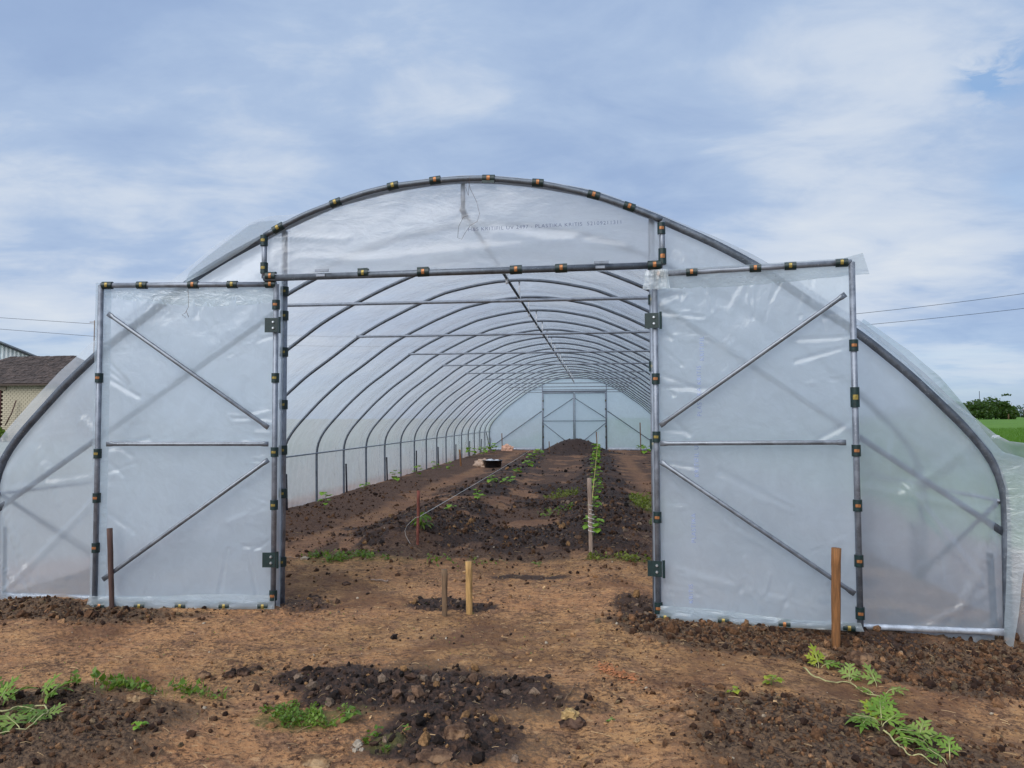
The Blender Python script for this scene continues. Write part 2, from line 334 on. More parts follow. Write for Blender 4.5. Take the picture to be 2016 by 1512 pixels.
M_STEM = simple('vine_stem', (.38, .36, .16), .6)
M_GSTEM = simple('green_stem', (.16, .25, .06), .6)
M_GRASS = leafmat('grass_blade', (.045, .13, .012), (.10, .22, .02))

# soil
def soil_material():
    m, t, out = mat('soil'); tc = t.new('ShaderNodeTexCoord').outputs['Object']
    at = t.new('ShaderNodeAttribute', attribute_name='cov'); sp = t.new('ShaderNodeSeparateColor', {0: at.outputs['Color']})
    D, B, M = sp.outputs; Fm = at.outputs['Alpha']
    nl = t.noise(tc, 1.1, 5, .6); nm = t.noise(tc, 6, 6, .65); nf = t.noise(tc, 38, 5, .7); nx = t.noise(tc, 130, 3, .7)
    st = t.new('ShaderNodeMapping', {0: tc, 2: (0, 0, R(8)), 3: (6, 10, 6)}).outputs[0]
    ns = t.noise(st, 1.6, 5, .65, .6)
    clay = t.mix(t.maprange(nl, .3, .7, 0, 1), (.34, .162, .068), (.48, .255, .112))
    hue = t.noise(tc, .55, 3, .5); clay = t.mix(t.maprange(hue, .40, .62, 0, .7), clay, (.34, .19, .074))
    den = t.math('MULTIPLY', t.math('SUBTRACT', t.noise(tc, 2.3, 4, .6), .5), .32)
    ns = t.math('ADD', ns, den); nf2 = t.math('ADD', nf, t.math('MULTIPLY', den, .7))
    clay = t.mix(t.maprange(nm, .42, .68, 0, .75), clay, (.18, .092, .055))
    clay = t.mix(t.maprange(ns, .50, .66, 0, .65), clay, (.085, .040, .020))
    clay = t.mix(t.maprange(nf2, .50, .62, 0, .85), clay, (.075, .036, .020))
    clay = t.mix(t.maprange(nf, .30, .42, .7, 0), clay, (.40, .22, .09))
    clay = t.mix(t.maprange(nx, .58, .7, 0, .55), clay, (.50, .33, .18))
    fk = t.noise(t.new('ShaderNodeMapping', {0: tc, 1: (3, 8, 1), 3: (.7, 1.25, 1)}).outputs[0], 26, 5, .75, .3); fk = t.math('ADD', fk, t.math('MULTIPLY', den, .55))
    clay = t.mix(t.maprange(fk, .555, .61, 0, .85), clay, (.050, .021, .010))
    clay = t.mix(t.maprange(fk, .36, .43, .6, 0), clay, (.48, .30, .155))
    brown = t.mix(t.maprange(nf, .38, .60, 0, 1), (.028, .015, .009), (.15, .090, .050))
    brown = t.mix(t.maprange(nx, .60, .7, 0, .5), brown, (.20, .115, .06))
    dark = t.mix(t.maprange(nf, .35, .62, 0, 1), (.009, .005, .0035), (.060, .032, .021))
    dark = t.mix(t.maprange(nm, .60, .70, 0, .5), dark, (.11, .055, .035))
    lx = t.noise(tc, .9, 4, .6, .5); clay = t.mix(t.maprange(lx, .46, .64, 0, .72), clay, (.105, .046, .022))
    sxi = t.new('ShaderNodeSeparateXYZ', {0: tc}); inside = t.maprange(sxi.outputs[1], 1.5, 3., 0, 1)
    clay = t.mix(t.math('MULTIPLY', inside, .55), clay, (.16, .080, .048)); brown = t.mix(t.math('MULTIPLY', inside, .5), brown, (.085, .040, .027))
    c = t.mix(t.maprange(t.math('ADD', B, t.math('MULTIPLY', t.math('SUBTRACT', nf, .5), .7)), .3, .62, 0, 1), clay, brown)
    c = t.mix(t.maprange(t.math('ADD', D, t.math('MULTIPLY', t.math('SUBTRACT', nf, .5), .7)), .32, .62, 0, 1), c, dark)
    mo = t.maprange(t.math('ADD', t.math('MULTIPLY', M, .6), t.math('MULTIPLY', nf, .8)), .66, .95, 0, .5)
    sx = t.new('ShaderNodeSeparateXYZ', {0: tc}); pale = t.math('MULTIPLY', t.maprange(t.math('ADD', sx.outputs[0], nl), -4.4, -3.8, 1., 0.), t.maprange(sx.outputs[1], .6, 2.2, 0, 1.))
    c = t.mix(mo, c, (.115, .115, .025))
    gs = t.new('ShaderNodeMapping', {0: tc, 3: (.12, .5, 1)}).outputs[0]
    g1 = t.noise(gs, 1., 6, .65); g2 = t.noise(tc, 3, 5, .7)
    gcol = t.mix(t.maprange(g1, .35, .65, 0, 1), (.06, .15, .012), (.12, .235, .018))
    gcol = t.mix(t.maprange(g2, .52, .7, 0, .7), gcol, (.03, .075, .012))
    c = t.mix(Fm, c, gcol)
    c = t.mix(t.math('MULTIPLY', pale, .85), c, t.mix(t.maprange(nm, .35, .65, 0, 1), (.20, .21, .18), (.33, .34, .30)))
    rough = t.math('SUBTRACT', .95, t.math('MULTIPLY', D, .22))
    b = t.new('ShaderNodeBsdfPrincipled', {'Base Color': c, 'Roughness': rough, 'Specular IOR Level': .35})
    h = t.math('ADD', t.math('MULTIPLY', nf, .012), t.math('ADD', t.math('MULTIPLY', nx, .004), t.math('MULTIPLY', ns, .012)))
    bp = t.new('ShaderNodeBump', {'Strength': 1., 'Distance': 1., 'Height': h}); t.l.new(bp.outputs[0], b.inputs['Normal'])
    t.l.new(b.outputs[0], out.inputs[0]); return m
M_SOIL = soil_material()
def clodmat(name, a=None, b_=None, c_=None):
    m, t, out = mat(name); tc = t.new('ShaderNodeTexCoord').outputs['Object']
    n = t.noise(tc, 70, 4, .7)
    if a is None:
        at = t.new('ShaderNodeAttribute', attribute_name='tint').outputs['Color']
        c = t.mix(t.maprange(n, .35, .65, 0, 1), t.mix(1., at, (.62, .58, .55), 'MULTIPLY'), t.mix(1., at, (1.35, 1.3, 1.25), 'MULTIPLY'))
    else:
        c = t.mix(t.maprange(t.noise(tc, 25, 4, .7), .35, .65, 0, 1), a, b_); c = t.mix(t.maprange(t.noise(tc, 9, 3, .6), .50, .62, 0, .8), c, c_)
    b = t.new('ShaderNodeBsdfPrincipled', {'Base Color': c, 'Roughness': .9, 'Specular IOR Level': .3})
    bp = t.new('ShaderNodeBump', {'Strength': 1., 'Distance': .008, 'Height': n}); t.l.new(bp.outputs[0], b.inputs['Normal'])
    t.l.new(b.outputs[0], out.inputs[0]); return m
M_CLODS = clodmat('loose_clods')
PAL_D = np.array([(.012, .007, .005)]*4+[(.028, .016, .011)]*3+[(.06, .034, .022)]*3+[(.11, .066, .042)]*2+[(.22, .125, .055)]+[(.15, .11, .08)])
PAL_B = np.array([(.022, .012, .008)]*3+[(.05, .028, .016)]*3+[(.085, .050, .028)]*5+[(.14, .085, .048)]*3+[(.20, .13, .075)]+[(.11, .09, .06)])
PAL_B = PAL_B*np.array([1.1, .95, .82]); PAL_K = PAL_B[:10]; PAL_C = np.array([(.06, .026, .012)]*3+[(.16, .085, .038)]*4+[(.30, .17, .08)]*3+[(.42, .28, .15)]+[(.12, .09, .07)])
M_CLOD_D = clodmat('dark_clod', (.014, .007, .005), (.05, .028, .018), (.13, .075, .05))
M_CLOD_B = clodmat('brown_clod', (.055, .028, .016), (.15, .085, .05), (.26, .155, .085))
M_CLOD_K = clodmat('bank_clod', (.04, .02, .012), (.10, .055, .03), (.16, .09, .05))
M_CLOD_C = clodmat('clay_clod', (.10, .052, .026), (.28, .165, .08), (.40, .27, .15))
M_STONE = clodmat('pale_stone', (.32, .26, .19), (.45, .38, .29), (.25, .18, .12))

# ------------------------------------------------------------------ ground sheet
def make_ground():
    uf = np.linspace(-.80, .80, 980); step = uf[1]-uf[0]; out = []; u = .80; s = step
    while u < 30: s *= 1.14; u += s; out.append(u)
    out = np.array(out); U = np.concatenate([-out[::-1], uf, out])
    d = [3.0]
    while d[-1] < 42: d.append(d[-1]*1.0044)
    s = d[-1]*.0044
    while d[-1] < 5200: s *= 1.12; d.append(d[-1]+s)
    back = []; q = 3.0; s = .014
    while q > -60: s *= 1.16; q -= s; back.append(q)
    D = np.array(back[::-1]+d); g = np.where(D > 3., D, 3.0+(3-D)*.15)
    xx = CAM[0]-math.tan(YAW)*np.maximum(D, 0)[:, None]+U[None, :]*g[:, None]*1.0
    xx = np.clip(xx, -6000, 6000)+np.where(np.abs(xx) > 6000, (xx-np.sign(xx)*6000)*.01, 0)
    yy = np.repeat((D+CAM[1])[:, None], len(U), 1)
    x = xx.ravel(); y = yy.ravel(); n = len(x); dd = np.zeros(n); bb = np.zeros(n); mm = np.zeros(n); ff = np.ones(n); z = np.zeros(n)
    near = (np.abs(x) < 60) & (y > -40) & (y < 60)
    dd[near], bb[near], mm[near], ff[near] = masks(x[near], y[near])
    z[near] = height(x[near], y[near], dd[near], bb[near]); z[~near] = hbase(x[~near], y[~near])
    o = npmesh('ground', np.stack([x, y, z], -1), grid(len(D), len(U))[:, ::-1], M_SOIL)
    vcol(o, np.stack([dd, bb, mm, ff], -1)); return tag(o, kind='structure')
make_ground()

# ------------------------------------------------------------------ loose clods (nobody could count these)
def ico(sub):
    import bmesh
    b = bmesh.new(); bmesh.ops.create_icosphere(b, subdivisions=sub, radius=1.); b.verts.ensure_lookup_table()
    v = np.array([q.co[:] for q in b.verts]); f = np.array([[w_.index for w_ in q.verts] for q in b.faces]); b.free(); return v, f
ICO1, ICO2, ICO3 = ico(1), ico(2), ico(3)
def rotm(rng, n):
    q = rng.normal(size=(n, 4)); q /= np.linalg.norm(q, axis=1)[:, None]; a, b, c, d = q.T
    return np.stack([1-2*(c*c+d*d), 2*(b*c-a*d), 2*(b*d+a*c), 2*(b*c+a*d), 1-2*(b*b+d*d), 2*(c*d-a*b), 2*(b*d-a*c), 2*(c*d+a*b), 1-2*(b*b+c*c)], -1).reshape(n, 3, 3)
def rocky(base, rng, n, amp=.3):
    v, f = base; out = np.repeat(v[None], n, 0)
    for k in range(3):
        d = rng.normal(size=(n, 3)); d /= np.linalg.norm(d, axis=1)[:, None]; fr = 1.5+1.8*k
        out = out*(1+amp/(k+1)*np.sin(np.einsum('vj,nj->nv', v, d)*fr+rng.rand(n)[:, None]*6.3))[..., None]
    out = out*(1+rng.uniform(-.24, .24, size=out.shape[:2])[..., None])
    sc = rng.uniform(.65, 1.3, size=(n, 1, 3)); sc[..., 2] *= .75
    return np.einsum('nij,nvj->nvi', rotm(rng, n), out*sc)
def clods(name, pts, sizes, base, material, rng, sink=.2, label=None, cat='soil', smooth=False):
    n = len(pts); V = rocky(base, rng, n)*sizes[:, None, None]
    z = height(pts[:, 0], pts[:, 1])+sizes*(.5-sink)
    V[..., 0] += pts[:, 0, None]; V[..., 1] += pts[:, 1, None]; V[..., 2] += z[:, None]
    Fq = (base[1][None]+(np.arange(n)*len(base[0]))[:, None, None]).reshape(-1, 3)
    pal = {id(M_CLOD_D): PAL_D, id(M_CLOD_B): PAL_B, id(M_CLOD_C): PAL_C, id(M_CLOD_K): PAL_K}.get(id(material))
    o = npmesh(name, V.reshape(-1, 3), Fq, material if pal is None else M_CLODS, smooth=smooth)
    if pal is not None:
        c = pal[rng.randint(0, len(pal), n)]*rng.uniform(.7, 1.35, (n, 1)); c = np.repeat(np.concatenate([c, np.ones((n, 1))], 1), len(base[0]), 0); vcol(o, c, 'tint')
    return tag(o, label, cat, kind='stuff')
rng = np.random.RandomState(11)
def scatter(n, x0, x1, y0, y1, wfun):
    x = rng.uniform(x0, x1, n); y = rng.uniform(y0, y1, n); k = rng.rand(n) < wfun(x, y); return np.stack([x[k], y[k]], -1)
def msk(i):
    def f(x, y):
        m = masks(x, y); return np.clip((m[i]-.07)*1.15, 0, 1)**1.3
    return f
p = np.concatenate([scatter(14000, -2.6, 2.2, -2.9, .5, msk(0)), scatter(12000, -2.5, 2., 2., 7.5, msk(0))])
clods('dark_clods', p, rng.gamma(1.4, .0055, len(p)).clip(.003, .034), ICO1, M_CLOD_D, rng, label='small dark damp clods strewn over the black soil patches', cat='soil clods')
p = scatter(1500, -2., 2., -2.7, .2, lambda x, y: np.clip((masks(x, y)[0]-.45)*2, 0, 1)); clods('lumpy_dark_clods', p, rng.gamma(2.0, .0058, len(p)).clip(.006, .034), ICO2, M_CLOD_D, rng, label='larger wet black clods in the patch before the doorway', cat='soil clods', smooth=False)
p = np.concatenate([scatter(15000, -4.2, -.6, -3.1, -.1, msk(1)), scatter(24000, 1., 4.6, -3.1, .1, msk(1))])
clods('brown_clods', p, rng.gamma(1.5, .0042, len(p)).clip(.003, .028), ICO1, M_CLOD_B, rng, label='crumbly brown clods along the film foot and front beds', cat='soil clods')
p = np.concatenate([scatter(520, -4.4, -1., -.65, -.15, msk(1)), scatter(1500, 1.2, 4.5, -1.35, -.1, lambda x, y: np.clip((masks(x, y)[1]-.35)*1.6, 0, 1))])
clods('bank_clods', p, rng.gamma(1.6, .0056, len(p)).clip(.004, .036), ICO2, M_CLOD_K, rng, label='fist sized brown lumps banked against the plastic wall', cat='soil clods', smooth=False)
def clayf(x, y):
    m = masks(x, y); return np.clip(.8-m[0]-m[1], 0, 1)*ss((fbm(x*1.8, y*1.8, 3, 3)-.38)/.2)*np.clip(1.1-(y+2.5)*.2, .1, 1)
p = scatter(24000, -3.6, 4, -3.0, 2, clayf); clods('clay_crumbs', p, rng.gamma(1.3, .0026, len(p)).clip(.002, .02), ICO1, M_CLOD_C, rng, label='fine clay crumbs on the trodden ground', cat='soil clods')
p = scatter(420, -4, 4, -3.0, 4, lambda x, y: x*0+.6); clods('pebbles', p, rng.gamma(1.6, .003, len(p)).clip(.003, .012), ICO1, M_STONE, rng, label='tiny pale pebbles lying in the soil', cat='pebbles', smooth=True)
p = scatter(16000, -3.9, 3.2, .8, 12, lambda x, y: np.clip(1.15-(y-1)*.09, .1, 1)*(.25+.75*np.clip(masks(x, y)[1], 0, 1))); clods('loam_crumbs', p, rng.gamma(1.5, .0065, len(p)).clip(.004, .036), ICO1, M_CLOD_K, rng, label='brown loam crumbs over the floor inside the tunnel', cat='soil clods')
p = scatter(3600, -4, 4, 4.0, 26.5, msk(0)); clods('bed_clods', p, rng.gamma(2., .012, len(p)).clip(.012, .05), ICO1, M_CLOD_D, rng, label='dark lumps on the planting beds inside the tunnel', cat='soil clods')
# straw and twigs
def straw():
    n = 2600; x = rng.uniform(-4, 4, n); y = rng.uniform(-3, 4, n); a = rng.uniform(0, math.pi, n); L = rng.gamma(2., .014, n).clip(.01, .11); wd = rng.uniform(.0007, .0018, n)
    dx = np.cos(a); dy = np.sin(a); z0 = height(x-dx*L/2, y-dy*L/2)+.006; z1 = height(x+dx*L/2, y+dy*L/2)+.006; zm = np.maximum(height(x, y)+.007, (z0+z1)/2+.002)
    V = []
    for cx, cy, cz in ((x-dx*L/2, y-dy*L/2, z0), (x, y, zm), (x+dx*L/2, y+dy*L/2, z1)):
        V += [np.stack([cx-dy*wd, cy+dx*wd, cz], -1), np.stack([cx+dy*wd, cy-dx*wd, cz], -1), np.stack([cx, cy, cz+wd*1.6], -1)]
    V = np.stack(V, 1); b = np.array([[0, 1, 4, 3], [1, 2, 5, 4], [2, 0, 3, 5], [3, 4, 7, 6], [4, 5, 8, 7], [5, 3, 6, 8]])
    Fq = (b[None]+(np.arange(n)*9)[:, None, None]).reshape(-1, 4)
    tag(npmesh('straw', V.reshape(-1, 3), Fq, simple('straw', (.33, .22, .11), .8, 0, .5, 3), smooth=False), 'short bits of straw and root scattered over the soil', 'straw', kind='stuff')
straw()

# ------------------------------------------------------------------ hoop profile
_half = [(0, 3.41), (.3, 3.395), (.6, 3.35), (1.04, 3.255), (1.5, 3.065), (1.96, 2.84), (2.27, 2.66), (2.71, 2.335), (3.03, 2.11), (3.37, 1.81), (3.65, 1.52), (3.82, 1.335), (3.94, 1.155), (3.995, 1.0), (4.005, .86), (4.0, .5), (3.99, -.28)]
def smooth_path(pts, n):
    P = np.array(pts, float); d = np.r_[0, np.cumsum(np.linalg.norm(np.diff(P, axis=0), axis=1))]
    t = np.linspace(0, d[-1], n); q = np.stack([np.interp(t, d, P[:, k]) for k in range(2)], -1)
    for _ in range(int(n*.02)+2): q[1:-1] = (q[:-2]+q[1:-1]*2+q[2:])/4
    return q
HALF = smooth_path(_half, 110)
PROF = np.concatenate([(HALF*[-1, 1])[::-1], HALF[1:]])
def hoop_z(x): return float(np.interp(abs(x), HALF[:, 0][:96], HALF[:, 1][:96]))
SP = 1.4933
G = thing('greenhouse', 'long arched plastic greenhouse of galvanised hoops with both front doors open', 'greenhouse')
def hoop(k, r, mtl):
    mb = MB(); mb.tube([(q[0], 0, q[1]) for q in PROF[::2]], r, 10); return build('hoop', mb, mtl, G, (0, k*SP, 0))
hoop(0, .031, M_ARCH)
h1 = hoop(1, .0215, M_ARCH)
for k in range(2, 21):
    o = h1.copy(); COL.objects.link(o); o.location = (0, k*SP, 0); o.parent = G
def part(name, mb, m, parent=G, smooth=True): return build(name, mb, m, parent, None, smooth)
def bar(a, b, r, m=M_PIPE, name='pipe', parent=G, flat_ends=0.0, n=10):
    a = Vector(a); b = Vector(b); L = (b-a).length; mb = MB()
    if flat_ends:
        d = (b-a)/L; e = flat_ends
        pts = [a, a+d*e*.6, a+d*e, b-d*e, b-d*e*.6, b]; fl = [(1.25, .3), (1.25, .3), (1, 1), (1, 1), (1.25, .3), (1.25, .3)]
        mb.tube(pts, r, n, flat=[(f[1], f[0]) for f in fl])
    else: mb.tube([a, b], r, n)
    return part(name, mb, m, parent)
bar((0, -.02, 3.165), (0, 29.9, 3.165), .017, M_ARCH, 'ridge_pipe')
for k in range(0, 21):                                    # flat straps between each hoop and the ridge pipe
    mb = MB(); mb.box((0, k*SP+.03, 3.28), (.022 if k else .035, .004, .24)); mb.tube([(0, k*SP-.01, 3.165), (0, k*SP+.05, 3.165)], .024, 8); mb.box((.004, k*SP+.024, 3.13), (.03, .004, .07)); part('hanger', mb, M_STRAP if k else M_PIPE)
for k in range(1, 20, 2):
    xe = 2.30; bar((-xe, k*SP-.03, 2.655), (xe, k*SP-.03, 2.655), .0165, M_PIPE, 'tie_bar', flat_ends=.12)
for s in (-1, 1):
    bar((s*3.965, -.0, .885), (s*3.965, 29.87, .885), .0125, M_PIPE, 'side_rail')
    bar((s*3.95, 28.4, .88), (s*3.97, 29.82, .05), .018, M_ARCH, 'brace')
    bar((s*3.95, 1.5, .05), (s*3.97, .03, .88), .018, M_ARCH, 'brace')
pg = MB(); pg.box((0, 0, .1), (.035, .006, .9)); pg.box((-.015, .016, .1), (.006, .032, .9))
peg0 = None
for k in range(0, 21):
    for s in (-1, 1):
        if k % 2 and k > 2: continue
        x = s*(3.955 if k else 3.93)
        if peg0 is None: o = peg0 = build('anchor_peg', pg, M_DKMETAL, G)
        else: o = peg0.copy(); COL.objects.link(o); o.parent = G
        o.location = (x, k*SP+.06, (.05, -.02, .03, 0, .06, .01)[k % 6]-(.1 if s > 0 and k == 0 else 0)); o.rotation_euler = (0, R(random.uniform(-2, 2)), 0)

# end frames, front and far
def posts(y, front):
    for s in (-1, 1):
        mb = MB(); mb.tube([(s*1.49, y, -.12), (s*1.49, y, 3.05)], .024, 12); part('door_post', mb, M_PIPE)
        ye = -.004 if front else y; a = (s*3.98, ye, .66 if front else .10) if not (front and s < 0) else (-3.97, ye, .75)
        bar(a, (s*1.53, ye, 2.38 if front else 1.82), .022, M_ARCH, 'end_brace', flat_ends=.15)
        yb = -.072 if front and s > 0 else y-.01; bar((s*1.53, yb, (.02 if s < 0 else -.0) if front else .06), (s*3.93, yb, (.03 if s < 0 else -.04) if front else .06), .022, M_LIGHTPIPE, 'base_pipe', flat_ends=.12)
posts(.045, True); posts(29.85, False)
bar((-1.49, 29.8, 2.745), (1.49, 29.8, 2.745), .026, M_ARCH, 'door_header')

# ------------------------------------------------------------------ films
def fnoise(a, b, s, seed): return fbm(a*s, b*s, 4, seed)-.5
def cover():
    m = 150; P = np.array([np.interp(np.linspace(0, len(PROF)-1, m), np.arange(len(PROF)), PROF[:, k]) for k in range(2)]).T
    T = np.gradient(P, axis=0); T /= np.linalg.norm(T, axis=1)[:, None]; N = np.stack([-T[:, 1], T[:, 0]], -1); N *= np.sign((N*(P-[0, .8])).sum(1))[:, None]
    ys = np.r_[np.linspace(-.13, .0, 6), np.linspace(.04, 29.95, 520)]
    sI = np.arange(m)*.077; SI, YY = np.meshgrid(sI, ys, indexing='ij')
    z = P[:, 1][:, None]+0*YY
    low = ss((1.55-z)/.7); ph = (YY % SP)/SP
    off = .036+fnoise(SI, YY*.55+SI*.5, 2.3, 61)*.03*(.5+1.2*low)+fnoise(SI*3+YY*2, YY*2-SI, 2.4, 66)*.022*(.3+low)
    off = off-.018*np.sin(math.pi*ph)**2*(1+low)+low*.012*np.sin((SI*.9+np.abs(ph-.5)*5)*9)*(1-np.exp(-((z-.9)/.35)**2)*-.2)*.5
    fr = ss((.02-YY)/.15)*(YY < .02)
    px = P[:, 0][:, None]; keep = np.clip(.12+.88*ss((-px-1.25)/.3)+.88*ss((px-1.5)/1.2), 0, 1); YY = np.where(YY < 0, YY*keep, YY)
    off = np.where(fr > 0, .034+(off-.034)*keep, off); fr = fr*keep
    off = off+fr*(.004+.03*fnoise(SI, SI*.3, 1.1, 70)+.07*np.exp(-((P[:, 0][:, None]+1.7)/.35)**2)+.10*((P[:, 0][:, None] > 3.9) & (z < 1.3)))
    off = off+ss((2.2-YY)/2.4)*ss((P[:, 0][:, None]-3.3)/.5)*(.17*np.exp(-((z-.95)/.36)**2)+.03*np.exp(-((z-.2)/.4)**2)+.02*np.sin(YY*9+z*7)*(z < 1.3)*(z > 0))
    V = np.stack([P[:, 0][:, None]+N[:, 0][:, None]*off, YY, z+N[:, 1][:, None]*off], -1).reshape(-1, 3)
    npmesh('cover_film', V, grid(m, len(ys)), M_COVER, G)
cover()
def end_film(x0, x1, y, name, m, zb, creases=(), amp=.012, nx=90, nz=100, ztop=None, seed=1, parent=G):
    xs = np.linspace(x0, x1, nx); V = np.zeros((nx, nz, 3))
    for i, x in enumerate(xs):
        zt = (hoop_z(x) if abs(x) < 3.99 else .9)+.03 if ztop is None else ztop(x)
        b = zb(x); z = np.linspace(b, zt, nz)
        dy = fnoise(x+0*z, z, 1.7, seed)*amp*2+fnoise(x*3+z*2, z*2-x, 2.5, seed+5)*amp
        for (ax, az, bx, bz, w_, h_) in creases:
            L2 = (bx-ax)**2+(bz-az)**2; t = np.clip(((x-ax)*(bx-ax)+(z-az)*(bz-az))/L2, 0, 1)
            d = np.hypot(x-ax-t*(bx-ax), z-az-t*(bz-az)); dy = dy-h_*np.exp(-(d/w_)**2)
        edge = min(1, min(abs(x-x0), abs(x-x1))/.15); V[i, :, 0] = x; V[i, :, 1] = y+dy*edge; V[i, :, 2] = z
        if y == -.037: V[i, :, 1] += .078*np.exp(-(np.maximum(np.minimum((zt-z)*.75, (4.03-abs(x)) if abs(x) > 3 else 9), 0)/.13)**2)
    return npmesh(name, V.reshape(-1, 3), grid(nx, nz), m, parent)
CL = [(-3.9, .75, -3.55, -.05, .02, .03), (-3.95, .35, -3.6, -.05, .015, .03), (-2.95, .95, -3.85, .08, .018, .025), (-3.95, .9, -2.9, 1.05, .02, .012), (-3.2, 1.5, -2.9, 1.2, .02, .02), (-3.6, 1.25, -3.4, .8, .02, .02), (-3.98, .2, -3.75, -.05, .012, .03)]
CR = [(3.3, 1.0, 3.8, .3, .02, .03), (3.98, .95, 3.6, -.05, .02, .02), (3.0, .98, 3.9, .8, .02, .012), (3.25, .9, 3.9, 1.4, .025, .02), (2.9, -.12, 3.5, -.02, .02, .03), (3.95, .6, 3.7, .2, .014, .025), (3.97, .3, 3.45, .0, .014, .02), (3.98, .1, 3.7, -.15, .012, .03)]
end_film(-4.03, -1.47, -.037, 'end_film', M_END, lambda x: -.03, CL, seed=3)
end_film(1.47, 4.03, -.037, 'end_film', M_END, lambda x: -.22*min(1, max(0, (x-1.5)/2))-.06, CR, seed=6, amp=.016)
end_film(-1.47, 1.47, .09, 'end_film', M_END, lambda x: 2.66, (), .01, 40, 24, seed=9)
end_film(-4.0, 4.0, 29.92, 'end_film', film('far_end_film', .80, .5, .4, .01, 1., tint=(.84, .93, 1.)), lambda x: -.05, (), .01, 60, 30, seed=12)

# ------------------------------------------------------------------ spring clips
def clip_mesh(r, L=.085, metal=M_COPPER, tab=0.0):
    mb = MB(); n = 14; L *= 1.08
    def shell(r0, r1, l, m, a0=-2.15, a1=2.15, oz=0):
        vs = []; 
        for j in range(n+1):
            a = a0+(a1-a0)*j/n; c, s = math.cos(a), math.sin(a)
            for (rr, x) in ((r1, -l/2+oz), (r1, l/2+oz), (r0, l/2+oz), (r0, -l/2+oz)): vs.append((x, -c*rr, s*rr))
        fs = [(4*j+k, 4*j+(k+1) % 4, 4*j+4+(k+1) % 4, 4*j+4+k) for j in range(n) for k in range(4)]+[(0, 3, 2, 1), (4*n, 4*n+1, 4*n+2, 4*n+3)]
        mb.add(vs, fs, m)
    shell(r+.001, r+.009, L, 0); shell(r+.0092, r+.0120, L*.25, 1, -.55, .55)
    if tab: mb.box((0, -r-.001, tab), (L, .004, abs(tab)*1.6), m=0)
    me = bpy.data.meshes.new('clip'); me.from_pydata(mb.v, [], mb.f); me.polygons.foreach_set('material_index', mb.m); me.update()
    me.materials.append(M_GREEN); me.materials.append(metal); return me
_clipc = {}
def clip(p, d, r, metal=0, parent=G, tab=0., L=.085, flip=False):
    key = (r, metal, tab, L)
    if key not in _clipc: _clipc[key] = clip_mesh(r, L, (M_COPPER, M_BRASS)[metal], tab)
    o = bpy.data.objects.new('clip', _clipc[key]); COL.objects.link(o); o.parent = parent
    d = Vector(d).normalized(); yv = Vector((0, 1, 0)); zv = d.cross(yv).normalized(); yv = zv.cross(d)
    o.matrix_local = Matrix(((d.x, yv.x, zv.x, p[0]), (d.y, yv.y, zv.y, p[1]), (d.z, yv.z, zv.z, p[2]), (0, 0, 0, 1))) @ (Matrix.Rotation(math.pi, 4, 'X') if flip else Matrix())
    return o

# ------------------------------------------------------------------ header frame above the doorway
HY = -.13
HF = bpy.data.objects.new('header_frame', None); COL.objects.link(HF); HF.parent = G
def hp(px, py): q = at_y(px, py, HY); return (q[0], HY, q[2])
arcpx = [(521, 464), (548, 449), (600, 422), (661, 399), (715, 380), (774, 366), (857, 356), (918, 351), (962, 351), (1059, 360), (1115, 371), (1169, 384), (1239, 407), (1303, 434)]
arc = [hp(*q) for q in arcpx]
ap = smooth_path([(q[0], q[2]) for q in arc], 60)
mb = MB(); mb.tube([(a, HY, b) for a, b in ap], .0225, 12); build('frame_pipe', mb, M_ARCH, HF)
A, B_, C_, D_ = hp(521, 464), hp(520, 548), hp(1304, 522), hp(1303, 434)
for a, b, r_ in ((A, B_, .021), (D_, C_, .021)): bar(a, (b[0], b[1], b[2]), r_, M_PIPE, 'frame_pipe', HF)
bar((B_[0], HY, B_[2]), (C_[0], HY, C_[2]), .026, M_ARCH, 'frame_pipe', HF)
def arc_top(x): return float(np.interp(x, ap[:, 0], ap[:, 1]))
end_film(A[0], D_[0], HY+.034, 'header_film', M_HEAD, lambda x: B_[2]+(C_[2]-B_[2])*(x-A[0])/(D_[0]-A[0]), ((-1.6, 2.98, -.9, 2.93, .012, .02), (-.9, 2.75, .9, 2.88, .03, .01), (.3, 2.95, 1.3, 2.8, .03, .012), (-1.3, 2.8, -.3, 2.72, .02, .008)), .010, 90, 26, arc_top, 15, HF)
for (px, py, dx, dz, r_, mt, tb, L) in ((548, 449, 2, 1.05, .0225, 1, 0, .085), (661, 399, 2.2, .75, .0225, 1, 0, .08), (774, 366, 2, .42, .0225, 1, 0, .08), (857, 355, 2, .25, .0225, 0, 0, .08), (962, 352, 2, -.08, .0225, 0, -.022, .09), (1059, 360, 2, -.2, .0225, 0, 0, .08),
        (1169, 384, 2, -.6, .0225, 0, 0, .085), (1239, 407, 2, -.75, .0225, 0, 0, .08), (520, 474, 0, 1, .021, 1, 0, .08), (520, 528, 0, 1, .021, 1, 0, .08), (1302, 450, 0, 1, .021, 0, 0, .08), (1304, 505, 0, 1, .021, 0, 0, .11),
        (534, 544, 1, 0, .026, 0, 0, .075), (716, 538, 1, .03, .026, 1, .02, .075), (834, 536, 1, .03, .026, 0, .02, .085), (1016, 531, 1, .03, .026, 0, 0, .085), (1105, 528, 1, .03, .026, 0, 0, .085), (1288, 522, 1, .03, .026, 0, 0, .09)):
    clip(hp(px, py), (dx, 0, dz), r_, mt, HF, tb, L)
for px, py in ((636, 540), (1184, 524)):
    q = hp(px, py); mb = MB(); mb.box((q[0], HY-.03, q[2]+.024), (.11, .012, .018)); mb.box((q[0]-.01, HY-.028, q[2]-.012), (.07, .008, .02)); build('lock_plate', mb, M_PIPE, HF, smooth=False)
